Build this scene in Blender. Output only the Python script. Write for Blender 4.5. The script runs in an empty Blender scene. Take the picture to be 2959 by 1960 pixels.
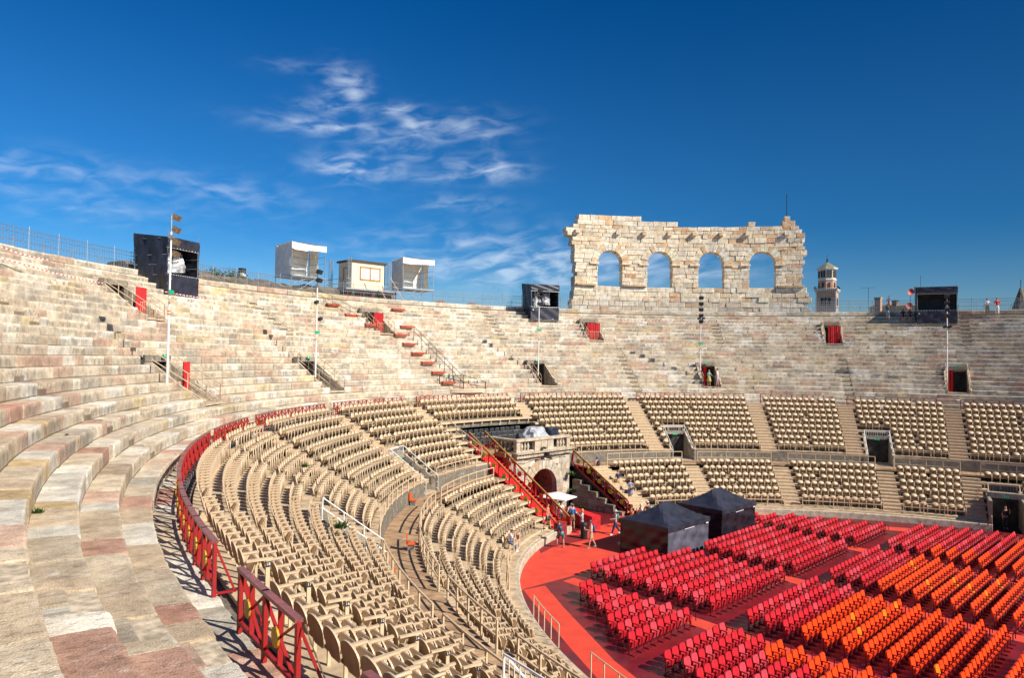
import bpy, bmesh, math, random
import numpy as np
from mathutils import Vector, Matrix
random.seed(7); rng = np.random.RandomState(5)
R = math.radians
scene = bpy.context.scene
col = scene.collection

# ------------------------------------------------------------------ camera
CAM = Vector((-40.855, 0.7126, 12.104)); YAW, PIT, ROL = 0.7845, 0.0281, -0.0151
fw = Vector((math.sin(YAW)*math.cos(PIT), math.cos(YAW)*math.cos(PIT), math.sin(PIT)))
rt = Vector((math.cos(YAW), -math.sin(YAW), 0)); up = rt.cross(fw)
cr, sr = math.cos(ROL), math.sin(ROL)
rx = rt*cr - up*sr; ux = rt*sr + up*cr
cd = bpy.data.cameras.new("camera"); cam = bpy.data.objects.new("camera", cd); col.objects.link(cam)
cd.sensor_width = 36.0; cd.lens = 36*2066/2959.0; cd.clip_start = 0.1; cd.clip_end = 5000
m = Matrix((rx, ux, -fw)).transposed().to_4x4(); m.translation = CAM
cam.matrix_world = m; scene.camera = cam

# ------------------------------------------------------------------ light
SUN_EL = R(38); SUNDIR = Vector((0.25, -0.97, 0)).normalized()   # horizontal direction towards the sun
tosun = SUNDIR*math.cos(SUN_EL) + Vector((0, 0, math.sin(SUN_EL)))
sd = bpy.data.lights.new("sun", 'SUN'); sd.energy = 5.0; sd.angle = R(0.55); sd.color = (1.0, 0.925, 0.82)
sun = bpy.data.objects.new("sun", sd); col.objects.link(sun)
sun.rotation_euler = tosun.to_track_quat('Z', 'Y').to_euler(); sun.location = (0, -30, 60)
scene.view_settings.view_transform = 'Standard'; scene.view_settings.look = 'None'
scene.view_settings.exposure = 0.55; scene.view_settings.gamma = 1.0
scene.view_settings.use_curve_mapping = False
w = bpy.data.worlds.new("World"); scene.world = w; w.use_nodes = True
nt = w.node_tree; nt.nodes.clear()
def N(tree, typ, **kw):
    n = tree.nodes.new(typ)
    for k, v in kw.items(): setattr(n, k, v)
    return n
def mth(tree, op, a, b=None, c=None, clamp=False):
    n = tree.nodes.new('ShaderNodeMath'); n.operation = op; n.use_clamp = clamp
    for i, v in enumerate((a, b, c)):
        if v is None: continue
        if isinstance(v, (int, float)): n.inputs[i].default_value = v
        else: tree.links.new(v, n.inputs[i])
    return n.outputs[0]
sky = N(nt, 'ShaderNodeTexSky'); sky.sky_type = 'NISHITA'; sky.sun_disc = False
sky.sun_elevation = SUN_EL; sky.sun_rotation = math.atan2(SUNDIR.x, SUNDIR.y)
sky.altitude = 60; sky.air_density = 1.0; sky.dust_density = 0.35; sky.ozone_density = 3.0
tc = N(nt, 'ShaderNodeTexCoord'); sep = N(nt, 'ShaderNodeSeparateXYZ'); nt.links.new(tc.outputs['Generated'], sep.inputs[0])
az = mth(nt, 'ARCTAN2', sep.outputs[0], sep.outputs[1]); el = mth(nt, 'ARCSINE', sep.outputs[2])
# polarised, saturated blue: the sky deepens with height and towards the right
gr = N(nt, 'ShaderNodeValToRGB'); gr.color_ramp.interpolation = 'EASE'
nt.links.new(mth(nt, 'MULTIPLY', el, 1.6), gr.inputs[0])
e = gr.color_ramp.elements; e[0].position = 0.0; e[0].color = (0.55, 0.74, .86, 1); e[1].position = 0.85; e[1].color = (0.008, 0.325, .66, 1)
n_ = gr.color_ramp.elements.new(0.30); n_.color = (0.10, 0.45, .76, 1)
mul = N(nt, 'ShaderNodeMix', data_type='RGBA', blend_type='MULTIPLY'); mul.inputs[0].default_value = 1.0
nt.links.new(sky.outputs[0], mul.inputs[6]); nt.links.new(gr.outputs[0], mul.inputs[7])
dk = N(nt, 'ShaderNodeMapRange'); dk.inputs[1].default_value = 0.55; dk.inputs[2].default_value = 1.45; dk.inputs[3].default_value = 1.0; dk.inputs[4].default_value = 0.62
nt.links.new(az, dk.inputs[0])
mul2 = N(nt, 'ShaderNodeMix', data_type='RGBA', blend_type='MULTIPLY'); mul2.inputs[0].default_value = 1.0
nt.links.new(mul.outputs[2], mul2.inputs[6]); nt.links.new(dk.outputs[0], mul2.inputs[7])
# cirrus: stretched, warped noise masked by soft patches given in azimuth / elevation
def pe(x, y): return (YAW + math.atan((x-1480)/2066.0), PIT + math.atan(-(y-990)/2066.0))
patches = [(985, 300, .030, .026, .9), (910, 350, .035, .006, .7), (1125, 342, .026, .008, .8), (940, 405, .085, .012, .75), (1195, 372, .022, .014, .7),
           (1340, 385, .065, .020, .6), (1155, 448, .04, .012, .65), (1395, 500, .050, .016, 1.0), (1020, 512, .055, .018, 1.1), (1240, 532, .028, .007, .6),
           (1330, 600, .06, .010, .5), (700, 625, .09, .020, .28), (60, 610, .12, .022, .42), (1400, 755, .18, .036, .62), (1640, 800, .13, .036, .6), (860, 250, .05, .008, .3), (2070, 790, .07, .022, .5), (1900, 755, .06, .02, .45), (240, 690, .10, .02, .3), (560, 600, .07, .015, .22)]
comb = N(nt, 'ShaderNodeCombineXYZ'); nt.links.new(mth(nt, 'MULTIPLY', az, 12.0), comb.inputs[0]); nt.links.new(mth(nt, 'MULTIPLY_ADD', az, -3.0, mth(nt, 'MULTIPLY', el, 34.0)), comb.inputs[1])
nz = N(nt, 'ShaderNodeTexNoise'); nz.inputs['Scale'].default_value = 1.9; nz.inputs['Detail'].default_value = 7; nz.inputs['Roughness'].default_value = .5; nz.inputs['Distortion'].default_value = .45
nt.links.new(comb.outputs[0], nz.inputs['Vector'])
nr = N(nt, 'ShaderNodeMapRange'); nr.interpolation_type = 'SMOOTHSTEP'; nr.inputs[1].default_value = .34; nr.inputs[2].default_value = .82; nt.links.new(nz.outputs[0], nr.inputs[0])
acc = None
for (px, py, sa, se, am) in patches:
    a0, e0 = pe(px, py)
    da = mth(nt, 'DIVIDE', mth(nt, 'SUBTRACT', az, a0), sa); de = mth(nt, 'DIVIDE', mth(nt, 'SUBTRACT', el, e0), se)
    g = mth(nt, 'MULTIPLY', mth(nt, 'EXPONENT', mth(nt, 'MULTIPLY', mth(nt, 'ADD', mth(nt, 'MULTIPLY', da, da), mth(nt, 'MULTIPLY', de, de)), -1.0)), am)
    acc = g if acc is None else mth(nt, 'ADD', acc, g)
cl = mth(nt, 'MULTIPLY', acc, nr.outputs[0], clamp=True)
cm = N(nt, 'ShaderNodeMix', data_type='RGBA'); nt.links.new(mth(nt, 'MULTIPLY', cl, .8), cm.inputs[0])
nt.links.new(mul2.outputs[2], cm.inputs[6]); cm.inputs[7].default_value = (5.6, 6.4, 7.4, 1)
bg = N(nt, 'ShaderNodeBackground'); bg.inputs[1].default_value = 0.10; nt.links.new(cm.outputs[2], bg.inputs[0])
wo = N(nt, 'ShaderNodeOutputWorld'); nt.links.new(bg.outputs[0], wo.inputs[0])

# ------------------------------------------------------------------ helpers
class MB:
    def __init__(s): s.v = []; s.f = []; s.m = []; s.c = []; s.uv = []
    def add(s, vs, fs, mi=0, c=None, uv=None):
        b = len(s.v); s.v.extend(vs)
        for f in fs:
            s.f.append(tuple(b+i for i in f)); s.m.append(mi); s.c.append(c)
        if uv is not None: s.uv.extend(uv)
        elif s.uv: s.uv.extend([(0, 0)]*len(vs))
        return s
    def box(s, c, d, mi=0, rz=0, M=None, col=None, tp=1.0):
        hx, hy, hz = d[0]/2, d[1]/2, d[2]/2; vs = []
        for sx, sy, sz in ((-1,-1,-1),(1,-1,-1),(1,1,-1),(-1,1,-1),(-1,-1,1),(1,-1,1),(1,1,1),(-1,1,1)):
            k = tp if sz > 0 else 1.0
            p = Vector((sx*hx*k, sy*hy*k, sz*hz))
            if M is not None: p = M @ p
            elif rz: p = Vector((p.x*math.cos(rz)-p.y*math.sin(rz), p.x*math.sin(rz)+p.y*math.cos(rz), p.z))
            vs.append((p.x+c[0], p.y+c[1], p.z+c[2]))
        return s.add(vs, [(0,3,2,1),(4,5,6,7),(0,1,5,4),(1,2,6,5),(2,3,7,6),(3,0,4,7)], mi, col)
    def bar(s, p, q, wx, wy, mi=0):                 # rectangular bar from p to q
        p = Vector(p); q = Vector(q); d = q-p; L = d.length
        if L < 1e-6: return s
        z = d/L; x = z.cross(Vector((0,0,1)))
        if x.length < .02: x = Vector((1,0,0))
        x.normalize(); y = z.cross(x)
        return s.box((p+q)/2, (wx, wy, L), mi, M=Matrix((x, y, z)).transposed())
    def tube(s, p, q, r, n=6, mi=0, r2=None, cap=True):
        p = Vector(p); q = Vector(q); d = q-p; L = d.length
        if L < 1e-6: return s
        z = d/L; x = z.cross(Vector((0,0,1)))
        if x.length < .02: x = Vector((1,0,0))
        x.normalize(); y = z.cross(x); r2 = r if r2 is None else r2; vs = []
        for k in range(n):
            a = 2*math.pi*k/n; o = x*math.cos(a)+y*math.sin(a)
            vs.append(tuple(p+o*r)); vs.append(tuple(q+o*r2))
        fs = [(2*k, (2*k+2) % (2*n), (2*k+3) % (2*n), 2*k+1) for k in range(n)]
        if cap: fs += [tuple(2*k for k in range(n))[::-1], tuple(2*k+1 for k in range(n))]
        return s.add(vs, fs, mi)
    def path(s, pts, r, n=6, mi=0):
        for a, b in zip(pts[:-1], pts[1:]): s.tube(a, b, r, n, mi)
        return s
    def prism(s, poly, y0, y1, mi=0, ax='y', T=None):  # polygon in (x,z) pushed along y (or (x,y) along z)
        n = len(poly); vs = []
        for y in (y0, y1):
            for (a, b) in poly:
                p = (a, y, b) if ax == 'y' else ((a, b, y) if ax == 'z' else (y, a, b))
                vs.append(tuple(T @ Vector(p)) if T is not None else p)
        fs = [tuple(range(n)), tuple(range(2*n-1, n-1, -1))] + [(i, i+n, (i+1) % n + n, (i+1) % n) for i in range(n)]
        return s.add(vs, fs, mi)
    def lathe(s, prof, c=(0,0,0), n=12, mi=0):
        vs = []; m = len(prof)
        for k in range(n):
            a = 2*math.pi*k/n
            for (r, z) in prof: vs.append((c[0]+r*math.cos(a), c[1]+r*math.sin(a), c[2]+z))
        fs = []
        for k in range(n):
            k2 = (k+1) % n
            for j in range(m-1): fs.append((k*m+j, k2*m+j, k2*m+j+1, k*m+j+1))
        return s.add(vs, fs, mi)
    def xf(s, M):
        s.v = [tuple(M @ Vector(p)) for p in s.v]; return s
    def merge(s, o, M=None):
        b = len(s.v); s.v.extend([tuple(M @ Vector(p)) for p in o.v] if M is not None else o.v)
        s.f.extend([tuple(i+b for i in f) for f in o.f]); s.m.extend(o.m); s.c.extend(o.c); return s
    def mesh(s, name, mats, smooth=False):
        me = bpy.data.meshes.new(name); me.from_pydata(s.v, [], s.f)
        for mt in mats: me.materials.append(mt)
        me.polygons.foreach_set('material_index', s.m)
        if smooth: me.polygons.foreach_set('use_smooth', [True]*len(s.f))
        if any(c is not None for c in s.c):
            at = me.attributes.new('tone', 'FLOAT_COLOR', 'FACE'); arr = []
            for c in s.c: arr.extend((c[0], c[1], c[2], 1) if c is not None else (.5, .5, .5, 1))
            at.data.foreach_set('color', arr)
        if s.uv:
            at = me.attributes.new('along', 'FLOAT2', 'POINT'); at.data.foreach_set('vector', [x for p in s.uv for x in p])
        me.update(); return me
    def ob(s, name, mats, parent=None, smooth=False, loc=None, rz=0):
        if not isinstance(mats, (list, tuple)): mats = [mats]
        o = bpy.data.objects.new(name, s.mesh(name, mats, smooth)); col.objects.link(o)
        if loc is not None: o.location = loc
        if rz: o.rotation_euler = (0, 0, rz)
        if parent is not None: o.parent = parent
        return o
def tag(o, label=None, cat=None, group=None, kind=None):
    if label: o['label'] = label
    if cat: o['category'] = cat
    if group: o['group'] = group
    if kind: o['kind'] = kind
    return o
def thing(name, label, cat, loc=(0,0,0), rz=0, group=None):
    o = bpy.data.objects.new(name, None); col.objects.link(o); o.empty_display_size = .2
    o.location = loc; o.rotation_euler = (0, 0, rz); return tag(o, label, cat, group)
def dup(root, loc, rz, label=None, group=None, swap=None):
    r = root.copy(); col.objects.link(r); r.location = loc; r.rotation_euler = (0, 0, rz)
    if label: r['label'] = label
    if group: r['group'] = group
    for ch in list(root.children):
        c = ch.copy()
        if swap and ch.name.split('.')[0] in swap: c.data = swap[ch.name.split('.')[0]]
        col.objects.link(c); c.parent = r
        for g in ch.children:
            d = g.copy(); col.objects.link(d); d.parent = c
    return r

# ------------------------------------------------------------------ materials
def mat(name, c, rough=.7, metal=0., var=.12, scale=3., bump=.0, c2=None, spec=None, alpha=None, tone=False, detail=6, trans=0., streak=0.):
    mt = bpy.data.materials.new(name); mt.use_nodes = True; t = mt.node_tree; b = t.nodes['Principled BSDF']
    b.inputs['Roughness'].default_value = rough; b.inputs['Metallic'].default_value = metal
    if spec is not None: b.inputs['Specular IOR Level'].default_value = spec
    co = N(t, 'ShaderNodeTexCoord'); nz = N(t, 'ShaderNodeTexNoise'); nz.inputs['Scale'].default_value = scale; nz.inputs['Detail'].default_value = detail
    t.links.new(co.outputs['Object'], nz.inputs['Vector'])
    if tone:
        a = N(t, 'ShaderNodeAttribute'); a.attribute_name = 'tone'; base = a.outputs[0]
    else:
        mx = N(t, 'ShaderNodeMix', data_type='RGBA'); k = c2 if c2 else tuple(x*(1-var*1.6) for x in c)
        mx.inputs[6].default_value = (*k, 1); mx.inputs[7].default_value = (*(c if c2 else tuple(min(1, x*(1+var)) for x in c)), 1)
        mr = N(t, 'ShaderNodeMapRange'); mr.inputs[1].default_value = .32; mr.inputs[2].default_value = .68; t.links.new(nz.outputs[0], mr.inputs[0]); t.links.new(mr.outputs[0], mx.inputs[0])
        base = mx.outputs[2]
    t.links.new(base, b.inputs['Base Color'])
    if bump:
        bp = N(t, 'ShaderNodeBump'); bp.inputs['Strength'].default_value = bump; bp.inputs['Distance'].default_value = .02
        n2 = N(t, 'ShaderNodeTexNoise'); n2.inputs['Scale'].default_value = scale*6; n2.inputs['Detail'].default_value = 5
        t.links.new(co.outputs['Object'], n2.inputs['Vector']); t.links.new(n2.outputs[0], bp.inputs['Height']); t.links.new(bp.outputs[0], b.inputs['Normal'])
    if alpha is not None: b.inputs['Alpha'].default_value = alpha
    return mt

def stone_mat(name, along=True, dirt=1.0, base=None):
    mt = bpy.data.materials.new(name); mt.use_nodes = True; t = mt.node_tree; b = t.nodes['Principled BSDF']
    b.inputs['Roughness'].default_value = .88; b.inputs['Specular IOR Level'].default_value = .25
    L = t.links.new
    co = N(t, 'ShaderNodeTexCoord'); a = N(t, 'ShaderNodeAttribute') if base is None else N(t, 'ShaderNodeRGB')
    if base is None: a.attribute_name = 'tone'
    else: a.outputs[0].default_value = (*base, 1)
    ge = N(t, 'ShaderNodeNewGeometry'); sp = N(t, 'ShaderNodeSeparateXYZ'); L(ge.outputs['Normal'], sp.inputs[0])
    riser = mth(t, 'SUBTRACT', 1.0, mth(t, 'ABSOLUTE', sp.outputs[2]), clamp=True)
    # broad mottling of the stone
    n1 = N(t, 'ShaderNodeTexNoise'); n1.inputs['Scale'].default_value = 2.1; n1.inputs['Detail'].default_value = 9; n1.inputs['Roughness'].default_value = .66; L(co.outputs['Object'], n1.inputs['Vector'])
    m1 = N(t, 'ShaderNodeMix', data_type='RGBA', blend_type='MULTIPLY'); r1 = N(t, 'ShaderNodeValToRGB')
    r1.color_ramp.elements[0].position = .30; r1.color_ramp.elements[0].color = (.60, .55, .50, 1); r1.color_ramp.elements[1].position = .66; r1.color_ramp.elements[1].color = (1.15, 1.13, 1.07, 1)
    L(n1.outputs[0], r1.inputs[0]); m1.inputs[0].default_value = 1; L(a.outputs[0], m1.inputs[6]); L(r1.outputs[0], m1.inputs[7])
    # dark lichen streaks running down the risers (u = metres along the ring)
    uv = N(t, 'ShaderNodeAttribute'); uv.attribute_name = 'along'
    mp = N(t, 'ShaderNodeMapping'); mp.inputs['Scale'].default_value = (4.2, 1.5, 1.0); L(uv.outputs['Vector'] if along else co.outputs['Object'], mp.inputs[0])
    if not along: mp.inputs['Scale'].default_value = (5, 5, .8)
    n2 = N(t, 'ShaderNodeTexNoise'); n2.inputs['Scale'].default_value = 1.0; n2.inputs['Detail'].default_value = 7; n2.inputs['Roughness'].default_value = .62; L(mp.outputs[0], n2.inputs['Vector'])
    n3 = N(t, 'ShaderNodeTexNoise'); n3.inputs['Scale'].default_value = .55; n3.inputs['Detail'].default_value = 3; L(co.outputs['Object'], n3.inputs['Vector'])
    s = mth(t, 'ADD', n2.outputs[0], mth(t, 'MULTIPLY', mth(t, 'SUBTRACT', n3.outputs[0], .5), .55))
    sr_ = N(t, 'ShaderNodeMapRange'); sr_.inputs[1].default_value = .49; sr_.inputs[2].default_value = .66; L(s, sr_.inputs[0])
    if along:
        su = N(t, 'ShaderNodeSeparateXYZ'); L(uv.outputs['Vector'], su.inputs[0]); vv = mth(t, 'ADD', su.outputs[1], mth(t, 'MULTIPLY', mth(t, 'SUBTRACT', n1.outputs[0], .5), .16))
        lo = N(t, 'ShaderNodeMapRange'); lo.inputs[1].default_value = -.46; lo.inputs[2].default_value = -.34; L(vv, lo.inputs[0])
        hi = N(t, 'ShaderNodeMapRange'); hi.inputs[1].default_value = -.15; hi.inputs[2].default_value = -.06; hi.inputs[3].default_value = 1; hi.inputs[4].default_value = 0; L(vv, hi.inputs[0])
        band = mth(t, 'MULTIPLY', lo.outputs[0], hi.outputs[0])
        soft = N(t, 'ShaderNodeMapRange'); soft.inputs[1].default_value = .38; soft.inputs[2].default_value = .62; L(n3.outputs[0], soft.inputs[0])
        k = mth(t, 'MULTIPLY', band, mth(t, 'ADD', mth(t, 'MULTIPLY', sr_.outputs[0], .42), mth(t, 'ADD', mth(t, 'MULTIPLY', soft.outputs[0], .24), .16)), clamp=True)
    else: k = mth(t, 'MULTIPLY', mth(t, 'MULTIPLY', sr_.outputs[0], riser), .78*dirt)
    m2 = N(t, 'ShaderNodeMix', data_type='RGBA'); L(k, m2.inputs[0]); L(m1.outputs[2], m2.inputs[6]); m2.inputs[7].default_value = (.175, .16, .135, 1)
    # pits and dark flecks on the treads
    mp2 = N(t, 'ShaderNodeMapping'); mp2.inputs['Scale'].default_value = (24, 6, 1) if along else (9, 9, 9); L(uv.outputs['Vector'] if along else co.outputs['Object'], mp2.inputs[0])
    n4 = N(t, 'ShaderNodeTexNoise'); n4.inputs['Scale'].default_value = 1.; n4.inputs['Detail'].default_value = 8; n4.inputs['Roughness'].default_value = .7; L(mp2.outputs[0], n4.inputs['Vector'])
    pr = N(t, 'ShaderNodeMapRange'); pr.inputs[1].default_value = .555; pr.inputs[2].default_value = .68; L(n4.outputs[0], pr.inputs[0])
    m3 = N(t, 'ShaderNodeMix', data_type='RGBA'); L(mth(t, 'MULTIPLY', pr.outputs[0], .70), m3.inputs[0]); L(m2.outputs[2], m3.inputs[6]); m3.inputs[7].default_value = (.14, .12, .095, 1)
    n5 = N(t, 'ShaderNodeTexNoise'); n5.inputs['Scale'].default_value = 48.; n5.inputs['Detail'].default_value = 6; L(co.outputs['Object'], n5.inputs['Vector'])
    m4 = N(t, 'ShaderNodeMix', data_type='RGBA', blend_type='OVERLAY'); m4.inputs[0].default_value = .5; L(m3.outputs[2], m4.inputs[6]); L(n5.outputs[0], m4.inputs[7])
    # pale lichen bloom and a dark crevice where each riser meets the tread below
    n6 = N(t, 'ShaderNodeTexNoise'); n6.inputs['Scale'].default_value = 3.4; n6.inputs['Detail'].default_value = 9; n6.inputs['Roughness'].default_value = .75; L(co.outputs['Object'], n6.inputs['Vector'])
    wr_ = N(t, 'ShaderNodeMapRange'); wr_.inputs[1].default_value = .56; wr_.inputs[2].default_value = .70; wr_.inputs[4].default_value = .55; L(n6.outputs[0], wr_.inputs[0])
    m5 = N(t, 'ShaderNodeMix', data_type='RGBA'); L(wr_.outputs[0], m5.inputs[0]); L(m4.outputs[2], m5.inputs[6]); m5.inputs[7].default_value = (.78, .74, .65, 1)
    fin = m5.outputs[2]
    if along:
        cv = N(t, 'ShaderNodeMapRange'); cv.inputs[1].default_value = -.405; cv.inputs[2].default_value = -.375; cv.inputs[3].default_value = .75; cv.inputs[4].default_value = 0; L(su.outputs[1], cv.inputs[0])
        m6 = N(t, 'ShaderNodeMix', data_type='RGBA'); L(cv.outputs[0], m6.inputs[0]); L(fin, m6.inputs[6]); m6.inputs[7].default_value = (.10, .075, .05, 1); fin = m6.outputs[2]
    L(fin, b.inputs['Base Color'])
    bp = N(t, 'ShaderNodeBump'); bp.inputs['Strength'].default_value = .75; bp.inputs['Distance'].default_value = .03
    L(mth(t, 'SUBTRACT', mth(t, 'ADD', n5.outputs[0], n1.outputs[0]), mth(t, 'MULTIPLY', pr.outputs[0], .5)), bp.inputs['Height']); L(bp.outputs[0], b.inputs['Normal'])
    return mt
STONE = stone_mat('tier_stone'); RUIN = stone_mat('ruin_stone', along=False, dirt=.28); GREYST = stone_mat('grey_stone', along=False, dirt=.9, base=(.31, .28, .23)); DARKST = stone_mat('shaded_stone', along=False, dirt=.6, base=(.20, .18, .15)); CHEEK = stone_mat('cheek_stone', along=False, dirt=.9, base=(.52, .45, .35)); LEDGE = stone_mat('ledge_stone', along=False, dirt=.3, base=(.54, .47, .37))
M = dict(
 mortar=mat('mortar', (.50, .41, .29), .95, var=.3, scale=8, bump=.4),
 beige=mat('beige_paint', (.58, .435, .275), .55, var=.10, scale=6, bump=.05),
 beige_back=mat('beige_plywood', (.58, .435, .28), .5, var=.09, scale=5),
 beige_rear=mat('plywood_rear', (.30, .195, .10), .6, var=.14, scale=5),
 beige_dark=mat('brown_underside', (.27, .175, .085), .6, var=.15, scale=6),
 deck=mat('deck_boards', (.50, .38, .24), .8, var=.22, scale=2.2, bump=.15),
 plank=mat('walkway_boards', (.40, .255, .14), .8, var=.25, scale=2.0, bump=.2),
 redm=mat('red_rail_paint', (.33, .010, .011), .42, var=.22, scale=5, c2=(.30, .018, .016)),
 redtop=mat('worn_rail_cap', (.34, .10, .075), .35, var=.3, scale=7, c2=(.16, .065, .06)),
 gold=mat('gold_disc', (.56, .32, .02), .4, .1, var=.2),
 goldrail=mat('gold_handrail', (.62, .46, .10), .35, .3, var=.15),
 white=mat('white_paint', (.78, .78, .75), .45, var=.06),
 whitefab=mat('white_fabric', (.80, .76, .68), .8, var=.06, scale=2, bump=.15),
 steel=mat('galvanised_steel', (.42, .44, .45), .42, .75, var=.18, scale=8),
 rust=mat('rusty_steel', (.22, .15, .09), .7, .3, var=.4, scale=9),
 dark=mat('dark_metal', (.035, .035, .038), .5, .3, var=.3),
 blackfab=mat('black_fabric', (.022, .024, .040), .48, var=.35, scale=1.6, bump=.25),
 blackside=mat('black_sidewall', (.012, .012, .020), .33, var=.4, scale=2, bump=.3),
 black=mat('black_paint', (.012, .012, .013), .6, var=.3),
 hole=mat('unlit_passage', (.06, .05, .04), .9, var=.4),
 redcloth=mat('red_cloth', (.50, .008, .012), .7, var=.25, scale=4, bump=.2),
 redfloor=mat('red_floor_boards', (.22, .009, .013), .36, var=.35, scale=1.1, c2=(.085, .010, .016), bump=.06),
 redcarpet=mat('red_carpet', (.72, .060, .026), .85, var=.05, scale=1.3, c2=(.58, .044, .022), detail=9),
 rug=mat('dark_red_rug', (.24, .012, .014), .8, var=.3, scale=6),
 stair=mat('stair_carpet', (.66, .012, .012), .75, var=.14, scale=3),
 crimson=mat('crimson_upholstery', (.47, .010, .020), .75, var=.16, scale=5, spec=.25),
 pink=mat('faded_crimson', (.52, .042, .060), .75, var=.2, scale=5, spec=.25),
 orange=mat('orange_upholstery', (.78, .052, .003), .75, var=.12, scale=5, spec=.2),
 amber=mat('amber_upholstery', (.82, .17, .006), .75, var=.1, scale=5, spec=.2),
 chairframe=mat('chair_frame_red', (.20, .010, .014), .45, var=.3),
 terra=mat('terracotta_paint', (.42, .085, .04), .7, var=.2),
 green=mat('exit_sign_green', (.01, .38, .16), .5, var=.05),
 cream=mat('cabin_panel', (.78, .66, .45), .6, var=.04, scale=2),
 wood=mat('window_wood', (.48, .23, .03), .5, var=.2),
 glass=mat('window_blind', (.62, .64, .64), .15, var=.05),
 roofdark=mat('cabin_roof', (.06, .045, .04), .5),
 leaf=mat('leaf', (.075, .13, .022), .7, var=.5, scale=9, c2=(.035, .07, .012)),
 olive=mat('olive_leaf', (.12, .12, .05), .8, var=.5, scale=4),
 plastic=mat('clear_plastic_sheet', (.62, .66, .70), .18, var=.3, scale=3, bump=.5),
 greyplastic=mat('grey_plastic_sheet', (.40, .41, .42), .25, var=.4, scale=4, bump=.5),
 navy=mat('navy_cover', (.02, .03, .06), .4, var=.4, scale=4, bump=.4),
 orangeplastic=mat('orange_plastic', (.75, .10, .01), .5),
 city=mat('city_ground', (.22, .20, .17), .95, var=.3, scale=.05),
 tile=mat('roof_tiles', (.36, .17, .10), .85, var=.3, scale=3),
 plaster=mat('ochre_plaster', (.50, .38, .22), .9, var=.15, scale=1),
 rubble=mat('rubble_dark', (.17, .14, .10), .95, var=.4, scale=1.2, bump=.6),
 tapered=mat('red_tape', (.60, .02, .02), .5), tapewhite=mat('white_tape', (.80, .80, .78), .5),
)
BRICK = None
# ------------------------------------------------------------------ the ring
A_, B_ = 33.042, 23.0232
def nrm(t):
    c, s = math.cos(t), math.sin(t); x, y = c/B_, s/A_; n = math.hypot(x, y); return x/n, y/n
def pt(t, d, z=0.0):
    x, y = nrm(t); return Vector((B_*math.cos(t)+d*x, A_*math.sin(t)+d*y, z))
def speed(t, d):
    h = 1e-4; return (pt(t+h, d)-pt(t-h, d)).length/(2*h)
def rzt(t):                                     # local X to the right when looking outwards, local Y outwards
    x, y = nrm(t); return math.atan2(y, x)-math.pi/2
def frame(t, d, z):
    Mx = Matrix.Rotation(rzt(t), 4, 'Z'); Mx.translation = pt(t, d, z); return Mx
T0, T1 = -0.30, 3.42
TT = np.linspace(T0, T1, 4000)
def arclen(d):
    c, s = np.cos(TT), np.sin(TT); x, y = c/B_, s/A_; n = np.hypot(x, y); X = B_*c+d*x/n; Y = A_*s+d*y/n
    return np.concatenate([[0], np.cumsum(np.hypot(np.diff(X), np.diff(Y)))])
def od(x, y):
    t = math.atan2(y/A_, x/B_)
    for _ in range(12):
        c, s = math.cos(t), math.sin(t); px, py = B_*c, A_*s; tx, ty = -B_*s, A_*c
        g = (x-px)*tx+(y-py)*ty; h = -(tx*tx+ty*ty)+(x-px)*(-px)+(y-py)*(-py)
        if h < 0: t -= g/h
    nx, ny = nrm(t); return (x-B_*math.cos(t))*nx+(y-A_*math.sin(t))*ny, t
def cdist(p): return math.hypot(p[0]-CAM.x, p[1]-CAM.y)

RISE, RUN = .432, .675
def tz(i): return 17.58-RISE*(i-1)
def td(i): return 28.9-RUN*(i-1)
# openings in the stone tiers: (t centre, half width m, floor z, top z)
LOWV = [(2.185, .85, 9.55), (1.845, .85, 9.55), (1.322, .85, 9.55), (.937, .85, 9.55), (.426, .85, 9.55)]
UPV = [(2.043, .85, 14.35), (1.592, .85, 14.35), (1.153, .85, 14.35), (.649, .85, 14.35)]
VH = 2.15
def cuts_for(i):
    z = tz(i) if i > 0 else 18.19; out = []
    for (tc_, hw, zf) in LOWV+UPV:
        if zf+.05 < z < zf+VH+.05:
            k = hw/speed(tc_, td(max(i, 1))); out.append((tc_-k, tc_+k))
    return out
# radial flights of half steps cut into the tiers
NOTCH = [(2.922, range(12, 23)), (2.50, range(12, 22)), (2.30, range(2, 11)), (1.117, range(12, 22)), (.64, range(12, 22)), (.886, range(2, 9)), (1.352, range(1, 9)), (1.80, range(3, 10)), (.40, range(2, 9))]
PAL = [((.74,.66,.53),6), ((.69,.60,.47),6), ((.78,.73,.63),4), ((.62,.52,.40),3), ((.63,.46,.35),2.4), ((.58,.40,.31),.8), ((.55,.50,.42),3), ((.64,.53,.34),1.0), ((.80,.77,.70),1.6)]
PW = np.array([p[1] for p in PAL]); PW = PW/PW.sum()
PALN = [((.66,.56,.42),5), ((.57,.46,.33),5), ((.84,.80,.70),3.2), ((.60,.37,.28),3.4), ((.66,.46,.35),2), ((.55,.31,.23),1.8), ((.55,.51,.42),2), ((.66,.50,.28),1.6)]
PWN = np.array([p[1] for p in PALN]); PWN = PWN/PWN.sum()
def tone(dark=1.0, near=False):
    c = PALN[rng.choice(len(PALN), p=PWN)][0] if near else PAL[rng.choice(len(PAL), p=PW)][0]; k = (rng.uniform(.74, 1.04) if near else rng.uniform(.84, 1.04))*dark
    return (c[0]*k, c[1]*k, c[2]*k)
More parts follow.
